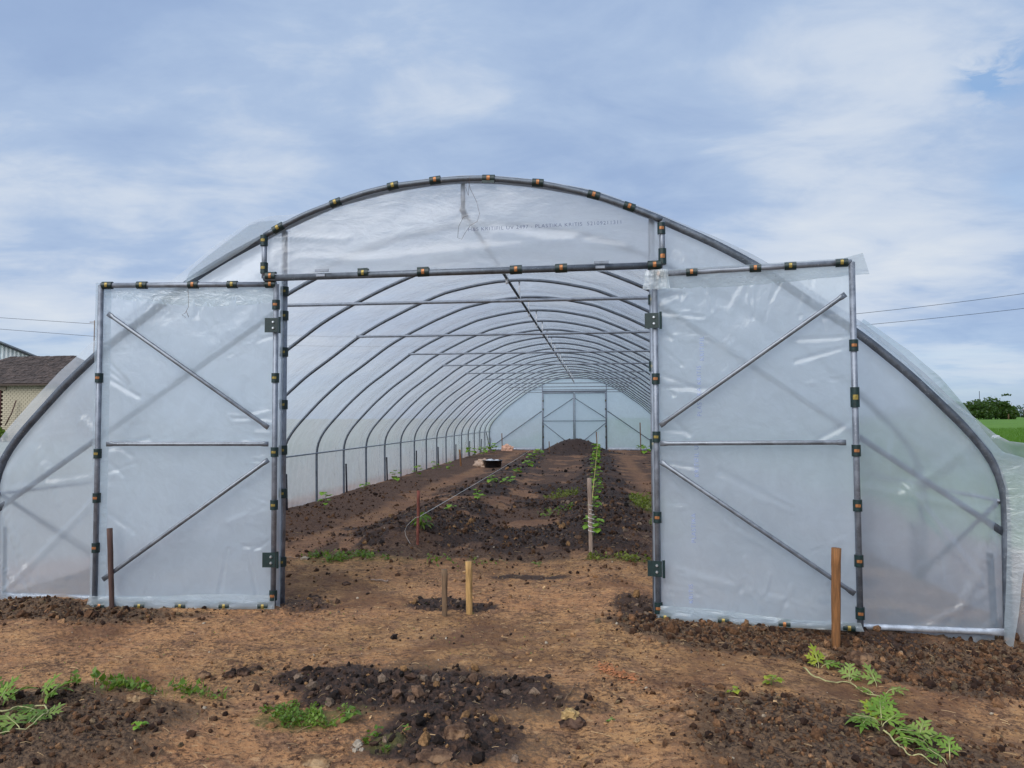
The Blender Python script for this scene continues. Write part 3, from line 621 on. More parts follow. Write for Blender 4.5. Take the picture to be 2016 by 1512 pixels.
def text_part(name, s, p, size, m, parent, rot=(R(90), 0, 0), xs=1.):
    cu = bpy.data.curves.new(name, 'FONT'); cu.body = s; cu.size = size; cu.space_character = 1.15; cu.offset = -.0006
    ob = bpy.data.objects.new('tmp', cu); COL.objects.link(ob); dg = bpy.context.evaluated_depsgraph_get(); me = bpy.data.meshes.new_from_object(ob.evaluated_get(dg)); bpy.data.objects.remove(ob)
    me.name = name; o = bpy.data.objects.new(name, me); COL.objects.link(o); me.materials.clear(); me.materials.append(m); o.parent = parent; o.location = p; o.rotation_euler = rot; o.scale = (xs, 1, 1); o['kind'] = 'stuff'; return o, max(v.co.x for v in me.vertices)
t0 = hp(921, 455); t1 = hp(1223, 440)
o, wd = text_part('print_line', 'H&S KRITIFIL UV 2497 - PLASTIKA KRITIS  52109211311', (t0[0], HY+.006, t0[2]), .040, M_INK, HF, (R(90), -math.atan2(t1[2]-t0[2], t1[0]-t0[0]), 0))
o.scale = ((t1[0]-t0[0])/wd, 1, 1); o['label'] = 'dark blue printed lettering on the clear film'
mb = MB(); lp = [(925, 347), (922, 385), (917, 370), (920, 350), (926, 372), (938, 396), (944, 420), (940, 436), (926, 444), (916, 458), (909, 471), (901, 468), (903, 446), (912, 428), (921, 424)]
mb.tube([(at_y(a, b, HY-.06-.01*math.sin(i))) for i, (a, b) in enumerate(lp)], .0014, 5); build('loose_wire', mb, M_WIRE, HF)
# clips and dark saddles on the door posts
for s, L in ((-1, (2.55, 2.35, 2.05, 1.62, 1.25, .9, .35)), (1, (2.42, 1.9, 1.3))):
    for z in L: clip((s*1.49, .045, z), (0, 0, 1), .024, 1, G, 0, .07)

# ------------------------------------------------------------------ doors
def door(hx, ox, oy, zb, zt, side):
    D = bpy.data.objects.new('door', None); COL.objects.link(D); D.parent = G
    hy = -.10; D.location = (hx, hy, 0); L = math.hypot(ox-hx, oy-hy); D.rotation_euler = (0, 0, math.atan2(oy-hy, ox-hx))
    inv = (Matrix.Translation(D.location) @ D.rotation_euler.to_matrix().to_4x4()).inverted()
    def dp(px, py, dy=0):          # a point of the leaf, in its own frame
        d = ray(px, py); n = np.array([-(oy-hy), ox-hx, 0]); c0 = np.array([hx, hy, 0]); t = np.dot(n, c0-CAM)/np.dot(n, d); q = inv @ Vector(CAM+t*d); q.y += dy*fy; return q
    fy = 1 if side > 0 else -1      # local +y must point away from the camera
    r = .0215
    zT = lambda x: zt[0]+(zt[1]-zt[0])*x/L
    zB = lambda x: zb[0]+(zb[1]-zb[0])*x/L
    for a, b in (((0, 0, zB(0)), (0, 0, zT(0))), ((L, 0, zB(L)), (L, 0, zT(L))), ((0, 0, zT(0)), (L, 0, zT(L))), ((0, 0, zB(0)), (L, 0, zB(L)))):
        bar(a, b, r, M_PIPE, 'frame_pipe', D, n=12)
    return D, dp, L, fy, zT, zB
def leaf_film(D, L, fy, zT, zB, m, seed, folds):
    rr = random.Random(seed); folds = list(folds)
    for k in range(26):            # short pull lines where the clips pinch the sheet
        z = rr.uniform(.1, 2.5); s_ = rr.choice((0, 1)); ln = rr.uniform(.12, .4); folds.append((s_*L, z, s_*L+(1-2*s_)*ln, z+rr.uniform(-.25, .1), rr.uniform(.010, .02), rr.uniform(.006, .014)))
    for k in range(16):
        x = rr.uniform(.05, L-.05); t_ = rr.choice((0, 1)); ln = rr.uniform(.15, .45); z = (.04, 2.56)[t_]; folds.append((x, z, x+rr.uniform(-.15, .15), z+(1-2*t_)*ln, rr.uniform(.010, .02), rr.uniform(.006, .014)))
    nx, nz = 110, 180; V = np.zeros((nx, nz, 3)); xs = np.linspace(0, L, nx)
    for i, x in enumerate(xs):
        z = np.linspace(zB(x)-.005, zT(x)+.005, nz); e = min(1, min(x, L-x)/.1)
        dy = fnoise(x+0*z, z, 1.3, seed)*.03+fnoise(x*2+z, z*2-x, 2.2, seed+4)*.012
        dy = dy+np.clip((.14-(z-z[0]))/.14, 0, 1)**2*.0
        for (ax, az, bx, bz, w_, h_) in folds:
            L2 = (bx-ax)**2+(bz-az)**2; t = np.clip(((x-ax)*(bx-ax)+(z-az)*(bz-az))/L2, 0, 1); d = np.hypot(x-ax-t*(bx-ax), z-az-t*(bz-az)); dy = dy+h_*np.exp(-(d/w_)**2)
        V[i, :, 0] = x; V[i, :, 1] = fy*(.03+np.abs(dy*e)); V[i, :, 2] = z
    npmesh('door_film', V.reshape(-1, 3), grid(nx, nz), m, D)
def strip(D, pts_top, pts_bot, m, name='folded_film', amp=.006, n=50, k=6, seed=2):
    V = np.zeros((n, k, 3)); T = np.array(pts_top, float); Bm = np.array(pts_bot, float)
    tt = np.linspace(0, 1, len(T)); u = np.linspace(0, 1, n)
    for j in range(k):
        f = j/(k-1)
        for c in range(3): V[:, j, c] = np.interp(u, tt, T[:, c])*(1-f)+np.interp(u, tt, Bm[:, c])*f
        V[:, j, 1] += (fbm(u*14, u*0+j*.7, 3, seed)-.5)*amp*2
        V[:, j, 2] += (fbm(u*9, u*0+j*.3+4, 3, seed)-.5)*amp*2*f
    npmesh(name, V.reshape(-1, 3), grid(n, k), m, D)
def tl(px, py): return np.array(at_y(px, py, -.10))
strip(G, [tl(*q) for q in ((362, 560), (374, 534), (410, 503), (440, 480), (500, 437), (540, 434), (560, 436))], [tl(*q)+np.array([0, .06, 0]) for q in ((370, 547), (396, 535), (434, 513), (474, 488), (512, 461), (546, 444), (568, 434))], M_FLAP, seed=23, amp=.003)
strip(G, [tl(*q) for q in ((1700, 628), (1790, 690), (1850, 742), (1900, 800), (1945, 858), (1975, 890), (2030, 905), (2045, 960), (2036, 1050), (2014, 1130), (2004, 1220), (1992, 1300))], [tl(*q)+np.array([0, .065, 0]) for q in ((1696, 640), (1781, 706), (1841, 762), (1891, 812), (1932, 858), (1960, 891), (1976, 921), (1989, 962), (1992, 1040), (1991, 1130), (1988, 1220), (1984, 1300))], M_FLAP, seed=27, amp=.012, n=90)
def hinge(D, p, fy, sx):
    mb = MB(); mb.box((p.x+sx*.016, -fy*.030, p.z), (.105, .008, .115), m=0); mb.tube([(p.x+sx*.05*-1, -fy*.03, p.z-.065), (p.x-sx*.05, -fy*.03, p.z+.065)], .010, 8, m=0)
    for dz in (-.024, .024): mb.tube([(p.x+.0, -fy*.033, p.z+dz), (p.x+.0, -fy*.046, p.z+dz)], [.0115, .007], 8, m=1)
    build('hinge', mb, [M_GREEN, M_BOLT], D, smooth=False)
# left leaf
D, dp, L, fy, zT, zB = door(-1.50, -2.925, -.22, (.03, .03), (2.585, 2.588), -1)
leaf_film(D, L, fy, zT, zB, M_DOOR, 31, ())
for a, b in (((215, 618), (530, 842)), ((212, 874), (530, 874)), ((205, 1140), (530, 905))): bar(dp(*a, dy=-.02), dp(*b, dy=-.02), .0165, M_BRACE, 'brace', D, .06)
for px, py, v, mt in ((212, 562, 0, 1), (280, 562, 0, 1), (381, 562, 0, 0), (458, 562, 0, 1), (533, 561, 0, 0), (197, 744, 1, 0), (193, 893, 1, 1), (191, 980, 1, 0), (190, 1078, 1, 0), (545, 600, 1, 0), (543, 744, 1, 1), (541, 890, 1, 1), (540, 994, 1, 1), (540, 1172, 1, 0), (199, 1190, 0, 0), (277, 1190, 0, 1), (357, 1190, 0, 1), (443, 1190, 0, 1), (519, 1190, 0, 1)):
    q = dp(px, py); q.y = 0; q.x = q.x if not v else (0 if q.x < L/2 else L)
    if not v: q.z = zT(q.x) if q.z > 1 else zB(q.x)
    clip(q, (0, 0, 1) if v else (1, 0, 0), .0215, mt, D, 0, .07 if v else .075, True)
for py in (641, 1101): p_ = dp(540, py); p_.x = .01; hinge(D, p_, fy, 1)
strip(D, [(x, -fy*.0255, zB(x)+.085+.012*math.sin(x*4)) for x in np.linspace(-.02, L+.03, 9)], [(x, -fy*.0265, zB(x)-.02) for x in np.linspace(-.02, L+.06, 9)], M_FLAP)
strip(D, [(x, fy*.022, zT(x)+.012) for x in np.linspace(0, L, 9)], [(x, fy*.034, zT(x)-.12-.05*math.sin(x*2.4+.3)) for x in np.linspace(0, L, 9)], M_FLAP, seed=5, amp=.004)
strip(D, [(L+.03, -fy*.02, z) for z in np.linspace(zB(L), zT(L)+.02, 6)], [(L-.07, fy*.03, z) for z in np.linspace(zB(L), zT(L)+.02, 6)], M_FLAP, seed=8)
mb = MB(); mb.tube([dp(374, 572, -.04), dp(377, 590, -.05), dp(376, 606, -.045), dp(370, 618, -.05), dp(364, 621, -.05), dp(371, 627, -.05)], .0016, 5); mb.tube([dp(372, 614, -.05), dp(377, 626, -.05)], .002, 4); build('loose_wire', mb, M_WIRE, D)
# right leaf
D, dp, L, fy, zT, zB = door(1.498, 2.862, -.34, (.02, .035), (2.59, 2.60), 1)
leaf_film(D, L, fy, zT, zB, M_DOOR, 37, ((.45, 1.1, .95, .85, .03, .01), (.5, .75, .9, .5, .03, .01), (.15, .35, 1.1, .12, .03, .01)))
for a, b in (((1300, 838), (1664, 580)), ((1300, 873), (1665, 871)), ((1300, 908), (1682, 1168))): bar(dp(*a, dy=-.02), dp(*b, dy=-.02), .0165, M_BRACE, 'brace', D, .06)
for px, py, v, mt in ((1297, 544, 0, 0), (1362, 540, 0, 0), (1487, 532, 0, 0), (1556, 526, 0, 1), (1657, 520, 0, 1), (1281, 746, 1, 0), (1283, 860, 1, 1), (1285, 1018, 1, 0), (1289, 1196, 1, 0), (1679, 680, 1, 0), (1681, 782, 1, 1), (1685, 887, 1, 0), (1686, 995, 1, 0), (1689, 1104, 1, 0), (1692, 1207, 1, 0), (1310, 1211, 0, 1), (1424, 1216, 0, 1), (1544, 1223, 0, 0), (1671, 1229, 0, 1)):
    q = dp(px, py); q.y = 0; q.x = q.x if not v else (0 if q.x < L/2 else L)
    if not v: q.z = zT(q.x) if q.z > 1 else zB(q.x)
    clip(q, (0, 0, 1) if v else (1, 0, 0), .0215, mt, D, 0, .13 if py == 782 else .075)
for py in (632, 1118): p_ = dp(1286, py); p_.x = -.005; hinge(D, p_, fy, -1)
strip(D, [(x, -fy*.0255, zB(x)+.085-.05*x/L+.01*math.sin(x*5)) for x in np.linspace(.0, L+.0, 9)], [(x, -fy*.0265, zB(x)-.02) for x in np.linspace(-.02, L+.02, 9)], M_FLAP, seed=12)
strip(D, [(x, -fy*.026, zT(x)+.026+(.03 if x > L else 0)) for x in np.linspace(0, L+.07, 12)], [(x+(.05 if x > L-.1 else 0), fy*.034, zT(x)-.10-.02*math.sin(x*2.4+.3)) for x in np.linspace(0, L+.07, 12)], M_FLAP, seed=15)
strip(D, [(x, -fy*.04, zT(0)+.03) for x in np.linspace(-.07, .1, 5)], [(x, -fy*.045, zT(0)-.12) for x in np.linspace(-.085, .12, 5)], M_FLAP, seed=17)
for py, s_ in ((650, 'KRITIFIL'), (760, 'PLASTIKA KRITIS'), (880, 'KRITIFIL UV'), (1010, 'PLASTIKA'), (1130, 'KRITIS')):
    q = dp(1386-(py-650)*.045, py+60); o, wd = text_part('print_line', s_, (q.x, -fy*-.022, q.z), .045, M_INKB, D, (R(90), R(-90), 0))
    o['label'] = 'faint blue printed lettering running up the film'

# far doors, closed, with their own braces
def fardoor(x0, x1, s):
    D = bpy.data.objects.new('door', None); COL.objects.link(D); D.parent = G; y = 29.78
    for a, b in (((x0, y, .05), (x0, y, 2.66)), ((x1, y, .05), (x1, y, 2.66)), ((x0, y, 2.66), (x1, y, 2.66)), ((x0, y, .05), (x1, y, .05))): bar(a, b, .022, M_PIPE, 'frame_pipe', D, n=8)
    xo, xi = (x0, x1) if s < 0 else (x1, x0)
    bar((xo, y, 1.36), (xi, y, 1.36), .017, M_ARCH, 'brace', D); bar((xo, y, 1.49), (xi, y, 2.42), .017, M_ARCH, 'brace', D); bar((xo, y, 1.26), (xi, y, .12), .017, M_ARCH, 'brace', D)
    end_film(x0, x1, y+.04, 'door_film', M_DOOR, lambda x: .05, (), .01, 12, 14, lambda x: 2.66, 20, D)
    for z in (.6, 1.1, 1.9, 2.3): clip((x0 if s < 0 else x1, y, z), (0, 0, 1), .022, 1, D)
fardoor(-1.45, -.03, -1); fardoor(.03, 1.45, 1)

# ------------------------------------------------------------------ stakes
def stake(name, base, top, wpx, m, label, cat='stake', sq=True, group=None):
    x, y, z = gr(*base); q = at_y(*top, y); wd = wpx/F_PX*(y-CAM[1]); mb = MB()
    a = Vector((x, y, z-.12)); b = Vector((q[0], y, q[2])); d = b-a; N = 9
    pts = [a+d*i/(N-1)+Vector((random.uniform(-1, 1), random.uniform(-1, 1), 0))*wd*.04 for i in range(N)]
    mb.tube(pts, [wd*.58*(.9+.14*(i/(N-1)))*random.uniform(.97, 1.03) for i in range(N)], 8 if sq else 7)
    o = build(name, mb, m); o.data.transform(Matrix.Translation((-x, -y, -z))); o.location = (x, y, z)
    return tag(o, label, cat, group), Vector((x, y, z)), b
stake('wooden_stake', (222, 1199), (216, 1040), 9.5, M_WOODD, 'dark brown stake leaning against the open left door', group='stakes holding the doors')
stake('wooden_stake', (1645, 1273), (1646, 1079), 15, M_WOODO, 'thick orange brown stake planted before the open right door', group='stakes holding the doors')
stake('wooden_stake', (876, 1214), (875, 1121), 10, M_WOODM, 'shorter weathered stake of the pair in the doorway', group='short stakes in the doorway')
stake('wooden_stake', (924, 1211), (923, 1105), 12, M_WOODL, 'taller pale fresh wood stake of the pair in the doorway', group='short stakes in the doorway')
_, rb, rt = stake('wooden_stake', (822, 1073), (824, 966), 5.5, simple('red_brown_stake', (.20, .055, .035), .7, 0, .3, 15), 'thin reddish brown stake with white string at the dark bed')
_, wb, wt = stake('wooden_stake', (1164, 1096), (1160, 941), 7.5, M_WOODG, 'tall grey stake wrapped in white twine at the right bed')
stake('wooden_stake', (908, 919), (905, 885), 3.2, M_WOODO, 'short orange stake beside the left plastic wall')
stake('cane', (989, 888), (988, 853), 1.6, M_CANE, 'thin dark cane near the far left corner', 'cane')
stake('cane', (1082, 893), (1081, 869), 1.5, M_CANE, 'short thin cane in front of the compost heap', 'cane')
_, yb, yt = stake('cane', (1176, 890), (1174, 850), 1.8, M_CANE, 'far cane holding the yellow string end by the heap', 'cane')
stake('cane', (1262, 889), (1260, 832), 1.8, M_CANE, 'tall thin cane against the far right film', 'cane')

def string(pts, r, m, label):
    mb = MB(); P = [Vector(q) for q in pts]; mb.tube(P, r, 5); o = build('string', mb, m); return tag(o, label, 'string')
z1 = gr(822, 1060)[2]
s0 = Vector(at_y(824, 1018, rb.y)); e0 = Vector(at_y(1064, 890, 24.)); e0.z = s0.z+.0
string([s0+Vector((0, -.03, 0))]+[s0.lerp(Vector((-1.30, 24, .42)), t)-Vector((0, 0, .03*math.sin(math.pi*t))) for t in np.linspace(.02, 1, 14)], .0035, M_TWINE, 'white string running back from the reddish stake over the seedlings')
cl = [(812, 1075), (806, 1068), (799, 1055), (797, 1045), (801, 1035), (810, 1026), (818, 1019), (824, 1017)]
string([at_y(a, b, rb.y-.03) for a, b in cl], .002, M_TWINE, 'loose white string tail curling down beside the reddish stake')
s1 = Vector(at_y(1165, 990, wb.y))
string([s1+Vector((0, -.03, 0))]+[s1.lerp(Vector((1.12, 26., .95)), t)-Vector((0, 0, .02*math.sin(math.pi*t))) for t in np.linspace(.02, 1, 14)], .0035, M_YELTW, 'pale yellow string running back from the grey stake to the heap')
hx_ = []
for i in range(60):
    t = i/59; py = 988+60*t; q = at_y(1163+1.5*t, py, wb.y); a = i*.75; hx_.append((q[0]+math.cos(a)*(.024+.01*(t > .4)), wb.y+math.sin(a)*.03, q[2]))
string(hx_, .0035, M_TWINE, 'white twine wound round the tall grey stake')

# ------------------------------------------------------------------ plants
def ribbon(mb, base, d, side, L, wmax, prof, bend=.3, n=6, fold=.25, m=0):
    d = Vector(d).normalized(); side = Vector(side).normalized(); up = d.cross(side).normalized(); 
    if up.z < 0: up = -up
    vs = []; p = Vector(base); a = 0
    for i in range(n+1):
        t = i/n; w_ = wmax*prof(t); dirv = (d*math.cos(a)-up*math.sin(a))
        vs += [p-side*w_+up*w_*fold, p, p+side*w_+up*w_*fold]
        p = p+dirv*L/n; a += bend/n
    fs = []
    for i in range(n):
        b = 3*i; fs += [(b, b+1, b+4, b+3), (b+1, b+2, b+5, b+4)]
    mb.add(vs, fs, m); return vs
lobe = lambda t: max(.04, math.sin(math.pi*min(1, t*.92+.10))**.6*(.55+.45*t))*(1+.18*math.sin(t*13))
def melon_leaf(name, parent, base, az, tilt, size, m):
    rz = Matrix.Rotation(az, 3, 'Z') @ Matrix.Rotation(-tilt, 3, 'Y') ; mb = MB()
    def tr(v): return rz @ Vector(v)
    def lb(o_, ang, L, w_, sub=True):
        d = tr((math.cos(ang), math.sin(ang), 0)); sd_ = tr((-math.sin(ang), math.cos(ang), 0))
        vs = ribbon(mb, o_, d, sd_, L, w_*.78, lobe, random.uniform(.3, 1.1), 7, .25)
        if sub:
            for k, t_ in ((2, .34), (4, .62)):
                for s in (-1, 1):
                    c = vs[3*k+1]; a2 = ang+s*.85
                    ribbon(mb, c, tr((math.cos(a2), math.sin(a2), .1)), tr((-math.sin(a2), math.cos(a2), 0)), L*.42*(1.1-t_*.5), w_*.55, lobe, .3, 4, .15)
    o_ = Vector(base)
    mb.tube([o_-tr((size*.5, 0, size*.25)), o_-tr((size*.2, 0, size*.02)), o_, o_+tr((size*.5, 0, .002))], [.003, .0025, .002, .001], 5, m=1)
    lb(o_, 0, size, size*.14); 
    for s in (-1, 1): lb(o_, s*.95, size*.72, size*.12); lb(o_, s*1.9, size*.45, size*.11, False)
    return build(name, mb, [m, M_STEM], parent)
def vine(px_list, leaves, name, label, r=.005):
    leaves = [(a, b, c*.85, d, e, f*.82, g) for a, b, c, d, e, f, g in leaves]
    P = [Vector(gr(*q))+Vector((0, 0, .018+.012*math.sin(i*1.7))) for i, q in enumerate(px_list)]; o0 = P[0].copy()
    root = thing(name, label, 'melon plant', o0)
    mb = MB(); SPL = []
    for i in range(len(P)-1):
        for t in (0, .25, .5, .75): SPL.append(P[i].lerp(P[i+1], t)-o0+Vector((0, 0, .006*math.sin(i*4+t*6))))
    SPL.append(P[-1]-o0); mb.tube(SPL, [r*(1-.5*i/len(SPL)) for i in range(len(SPL))], 6); build('vine_stem', mb, M_STEM, root)
    for px, py, hgt, az, tilt, size, y in leaves:
        q = Vector(gr(px, py))+Vector((0, 0, hgt))-o0; melon_leaf('leaf', root, q, az, tilt, size*random.uniform(.85, 1.1), M_LEAFY if y else random.choice((M_LEAF, M_LEAF, M_LEAF_D, M_LEAF_P)))
    return root
vine([(1582, 1322), (1600, 1340), (1625, 1350), (1668, 1345), (1700, 1368), (1740, 1385), (1757, 1402)],
     [(1610, 1318, .05, 1.9, 1.0, .15, 1), (1628, 1318, .03, .2, .2, .14, 0), (1604, 1316, .03, 2.6, .7, .10, 1), (1672, 1340, .03, 1.2, .8, .16, 0), (1680, 1342, .02, .4, .3, .10, 0), (1722, 1352, .04, 1.9, .8, .14, 0), (1712, 1368, .03, 2.8, .4, .12, 0), (1738, 1392, .03, .9, .5, .14, 0), (1740, 1400, .02, 3.6, .2, .12, 0), (1758, 1370, .04, .0, .2, .13, 0), (1720, 1380, .02, 5, .1, .10, 0), (1735, 1395, .02, 5.2, .0, .11, 0)], 'melon_plant', 'melon vine with yellow green tip leaves trailing beside the right door stake')
vine([(1700, 1425), (1725, 1445), (1752, 1462), (1772, 1480), (1790, 1497), (1815, 1506), (1850, 1515)],
     [(1712, 1436, .06, 3.3, .15, .19, 0), (1705, 1440, .05, 4.2, .0, .16, 0), (1735, 1430, .06, 1.3, .5, .19, 0), (1748, 1440, .05, .5, .3, .17, 0), (1728, 1426, .05, 2.2, .6, .14, 1), (1765, 1455, .04, -.5, .1, .17, 0), (1780, 1470, .03, -.9, .1, .13, 0), (1812, 1465, .05, .9, .6, .15, 0), (1828, 1470, .04, .2, .3, .12, 0), (1815, 1475, .03, 3.4, .3, .12, 0), (1870, 1500, .04, 1.2, .7, .13, 0), (1850, 1508, .04, 2.6, .4, .12, 0)], 'melon_plant', 'large leaved melon vine sprawling at the lower right of the bed')
vine([(-30, 1412), (15, 1408), (35, 1400), (85, 1398), (95, 1418), (80, 1433), (50, 1445), (10, 1452), (-30, 1456)],
     [(5, 1385, .04, 1.2, .9, .16, 0), (20, 1388, .05, .2, .6, .17, 0), (-5, 1380, .05, 2.4, .8, .15, 0), (95, 1385, .04, .5, .8, .19, 0), (88, 1380, .05, 1.0, .9, .15, 0), (100, 1380, .03, .1, .5, .16, 0), (60, 1405, .03, 3.3, .2, .14, 0), (62, 1412, .03, 5.2, .1, .12, 0), (30, 1440, .03, 2.8, .3, .17, 0), (10, 1445, .03, 3.4, .3, .16, 0), (60, 1432, .03, 1.6, .3, .15, 0), (-15, 1440, .04, 2.8, .3, .15, 0), (95, 1420, .02, 1.2, .5, .11, 0)], 'melon_plant', 'melon vine spreading over the bed at the lower left edge')
round_leaf = lambda t: max(.03, math.sin(math.pi*min(1, t*.96+.03))**.65)
def seedling(px, py, h, nl, size, label, group, m=M_LEAF2, narrow=False, name='seedling', cat='seedling'):
    size *= 1.25 if py < 1060 else 1.
    h *= 1.5 if group == GL else 1.
    x, y, z = gr(px, py); root = thing(name, label, cat, (x, y, z), random.uniform(0, 6), group)
    mb = MB(); top = Vector((random.uniform(-.02, .02), random.uniform(-.02, .02), h)); mid = top*.5+Vector((.01, 0, 0)); mb.tube([(0, 0, -.02), mid, top], .0035, 5); build('stem', mb, M_GSTEM, root)
    for i in range(nl):
        a = i*2.4+random.uniform(-.3, .3); t = .35+.65*i/max(1, nl-1); b = top*t; el = random.uniform(-.1, .5); mb = MB()
        d = Vector((math.cos(a)*math.cos(el), math.sin(a)*math.cos(el), math.sin(el))); sd_ = Vector((-math.sin(a), math.cos(a), 0)); pl = size*random.uniform(.25, .5)
        mb.tube([b, b+d*pl], .002, 4, m=1)
        sz = size*random.uniform(.75, 1.15)
        if narrow:
            for q in range(3): ribbon(mb, b+d*pl*(q*.4), (d+sd_*(q-1)*.8-Vector((0, 0, .5))), sd_, sz*.8, sz*.13, round_leaf, .9, 5, .2)
        else:
            ribbon(mb, b+d*pl, d, sd_, sz, sz*.5, round_leaf, random.uniform(.6, 1.4), 6, .18)
            for s in (-1, 1): ribbon(mb, b+d*(pl+sz*.1), d*.6+sd_*s, (sd_*.6-d*s), sz*.55, sz*.28, round_leaf, .8, 4, .1)
        build('leaf', mb, [m, M_GSTEM], root)
    return root
GL, GM, GR_ = 'seedlings along the left wall', 'seedlings under the white string', 'climbing plants on the yellow string'
for (px, py, h, nl, sz, lab) in ((639, 1004, .18, 6, .085, 'nearest bright green seedling by the left plastic wall'), (717, 967, .10, 5, .08, 'second seedling from the front beside the left wall'), (776, 948, .14, 6, .10, 'third seedling from the front beside the left wall'),
        (821, 940, .18, 6, .10, 'fourth seedling from the front beside the left wall'), (859, 926, .14, 6, .10, 'fifth seedling beside the left wall just before the orange stake'), (885, 927, .15, 5, .09, 'pale seedling left of the orange stake on the inner side'), (927, 901, .25, 7, .16, 'leafy seedling by the wall just past the orange stake'),
        (952, 899, .25, 7, .16, 'leafy seedling between the wall and the crumpled bag'), (970, 893, .28, 7, .17, 'farthest left wall seedling near the corner')):
    seedling(px, py, h, nl, sz, lab, GL)
for (px, py, h, nl, sz, lab) in ((888, 1008, .07, 4, .075, 'nearest small seedling under the white string'), (943, 983, .08, 5, .08, 'second seedling with yellowed tip under the white string'), (970, 960, .20, 7, .085, 'tall seedling just left of the string at mid bed'), (995, 953, .09, 4, .085, 'drooping seedling with pale leaves right of the string'), (1008, 950, .09, 4, .085, 'small pale seedling next to the drooping one'),
        (1018, 931, .10, 5, .11, 'seedling where the string crosses the dark bank'), (1039, 918, .15, 6, .13, 'bushy seedling farther along the string'), (1046, 908, .22, 6, .14, 'upright seedling beyond the bushy one'), (1062, 902, .30, 8, .15, 'tall seedling at the far end of the white string'), (940, 975, .06, 3, .06, 'tiny yellow tipped seedling behind the second one')):
    seedling(px, py, h, nl, sz, lab, GM)
seedling(829, 1042, .16, 7, .13, 'drooping narrow leaved tomato plant tied at the reddish stake', None, M_WEED, True, 'tomato_plant', 'tomato plant')
for (px, py, h, nl, sz, lab) in ((1168, 1058, .22, 13, .085, 'bushy climber at the foot of the grey twine wrapped stake'), (1171, 1012, .24, 10, .07, 'climber just behind the grey stake'), (1173, 985, .28, 10, .08, 'second climber behind the grey stake'), (1174, 960, .30, 11, .085, 'third climber up the yellow string row'),
        (1173, 938, .36, 12, .09, 'mid row climber on the yellow string'), (1174, 922, .40, 12, .10, 'climber past the middle of the yellow string'), (1174, 911, .45, 12, .10, 'yellowish climber near the far end of the string'), (1175, 902, .5, 12, .11, 'farthest climber in front of the compost heap')):
    seedling(px, py, h, nl, sz, lab, GR_, M_LEAF2, False, 'climbing_plant', 'climbing plant')
seedling(1262, 888, .25, 8, .16, 'seedling at the foot of the tall far right cane', None)
seedling(1272, 893, .25, 8, .17, 'leafy seedling on the far right bed by the door edge', None)
seedling(1520, 1352, .05, 6, .055, 'small yellow green seedling alone on the right front bed', None, M_LEAFY)
seedling(1440, 1372, .03, 4, .04, 'tiny sprout left of the lone seedling on the right bed', None, M_LEAFY)
seedling(277, 1442, .03, 4, .035, 'tiny bright sprout on the lower left bed', None)
seedling(1062, 1118, .05, 3, .05, 'single small green leafed sprout behind the stake pair', None, M_WEED)
seedling(1200, 1424, .015, 3, .02, 'tiny dark sprout near the yellow topped clod', None, M_WEED)
seedling(690, 1420, .05, 5, .045, 'small weed right of the green weed patch', None, M_WEED)

def weeds(cx, cy, rx, ry, n, hgt, m, label, tall=0.):
    a = rng.uniform(0, 2*math.pi, n); r = np.sqrt(rng.rand(n)); x = cx+rx*r*np.cos(a); y = cy+ry*r*np.sin(a)
    k = fbm(x*11, y*11, 3, 55) > .50; x = x[k]; y = y[k]; n = len(x); z = height(x, y)
    th = rng.uniform(0, 6.28, n); L = rng.uniform(.5, 1.2, n)*hgt; el = rng.uniform(.1, 1.2, n); zz_ = rng.uniform(0, 1, n)**1.5*hgt*1.3; wd = L*rng.uniform(.25, .45, n)
    if tall: wd = np.where(rng.rand(n) < tall, L*.07, wd); el = np.where(wd < L*.1, 1.3, el); L = np.where(wd < L*.1, L*2.0, L)
    d = np.stack([np.cos(th)*np.cos(el), np.sin(th)*np.cos(el), np.sin(el)], -1); s_ = np.stack([-np.sin(th), np.cos(th), 0*th], -1)
    b = np.stack([x, y, z+zz_*(wd > L*.1)], -1)
    V = np.stack([b, b+d*L[:, None]*.45+s_*wd[:, None], b+d*L[:, None]+[0, 0, -.002], b+d*L[:, None]*.45-s_*wd[:, None]], 1)
    Fq = (np.array([[0, 1, 2, 3]])[None]+(np.arange(n)*4)[:, None, None]).reshape(-1, 4)
    tag(npmesh('weeds', V.reshape(-1, 3), Fq, m, smooth=False), label, 'weeds', kind='stuff')
weeds(-.43, -2.20, .27, .13, 1500, .022, M_WEED, 'low creeping green weeds on bare soil at the bottom left of centre')
weeds(.07, -2.44, .10, .11, 420, .03, M_WEED, 'green weed tuft beside the black soil patch at the bottom')
weeds(-1.52, -1.93, .42, .08, 500, .045, M_WEED, 'weeds growing along the back edge of the lower left bed', .25)
weeds(-1.15, -2.02, .25, .09, 260, .03, M_WEED, 'sparse weeds at the right end of the lower left bed', .3)
weeds(-1.45, 1.85, .35, .16, 500, .045, M_WEED, 'green weeds in front of the dark bed inside the doorway')
weeds(-.45, 1.95, .6, .2, 260, .04, M_WEED, 'scattered weeds between the two dark beds', .2)
weeds(1.25, 2.0, .35, .14, 420, .04, M_MOSSL, 'yellow green weeds at the foot of the right bed')
weeds(2.0, 7.6, .4, 1.5, 2600, .05, M_MOSSL, 'yellow green mossy growth on the right path')
weeds(2.0, 4.9, .25, .8, 600, .05, M_MOSSL, 'mossy patch beside the right bed nearer the door')
weeds(.4, 8.5, .35, .8, 700, .05, M_MOSSL, 'mossy weeds between the beds at mid tunnel')
weeds(-1.9, 2.1, .25, .15, 200, .04, M_WEED, 'few weeds by the left door post inside', .2)
weeds(3.5, -2.3, .5, .35, 420, .02, M_MOSSL, 'thin weeds at the lower right corner of the soil')
weeds(.42, 6, .3, .5, 260, .05, M_WEED, 'small weeds on the brown bank between the rows')
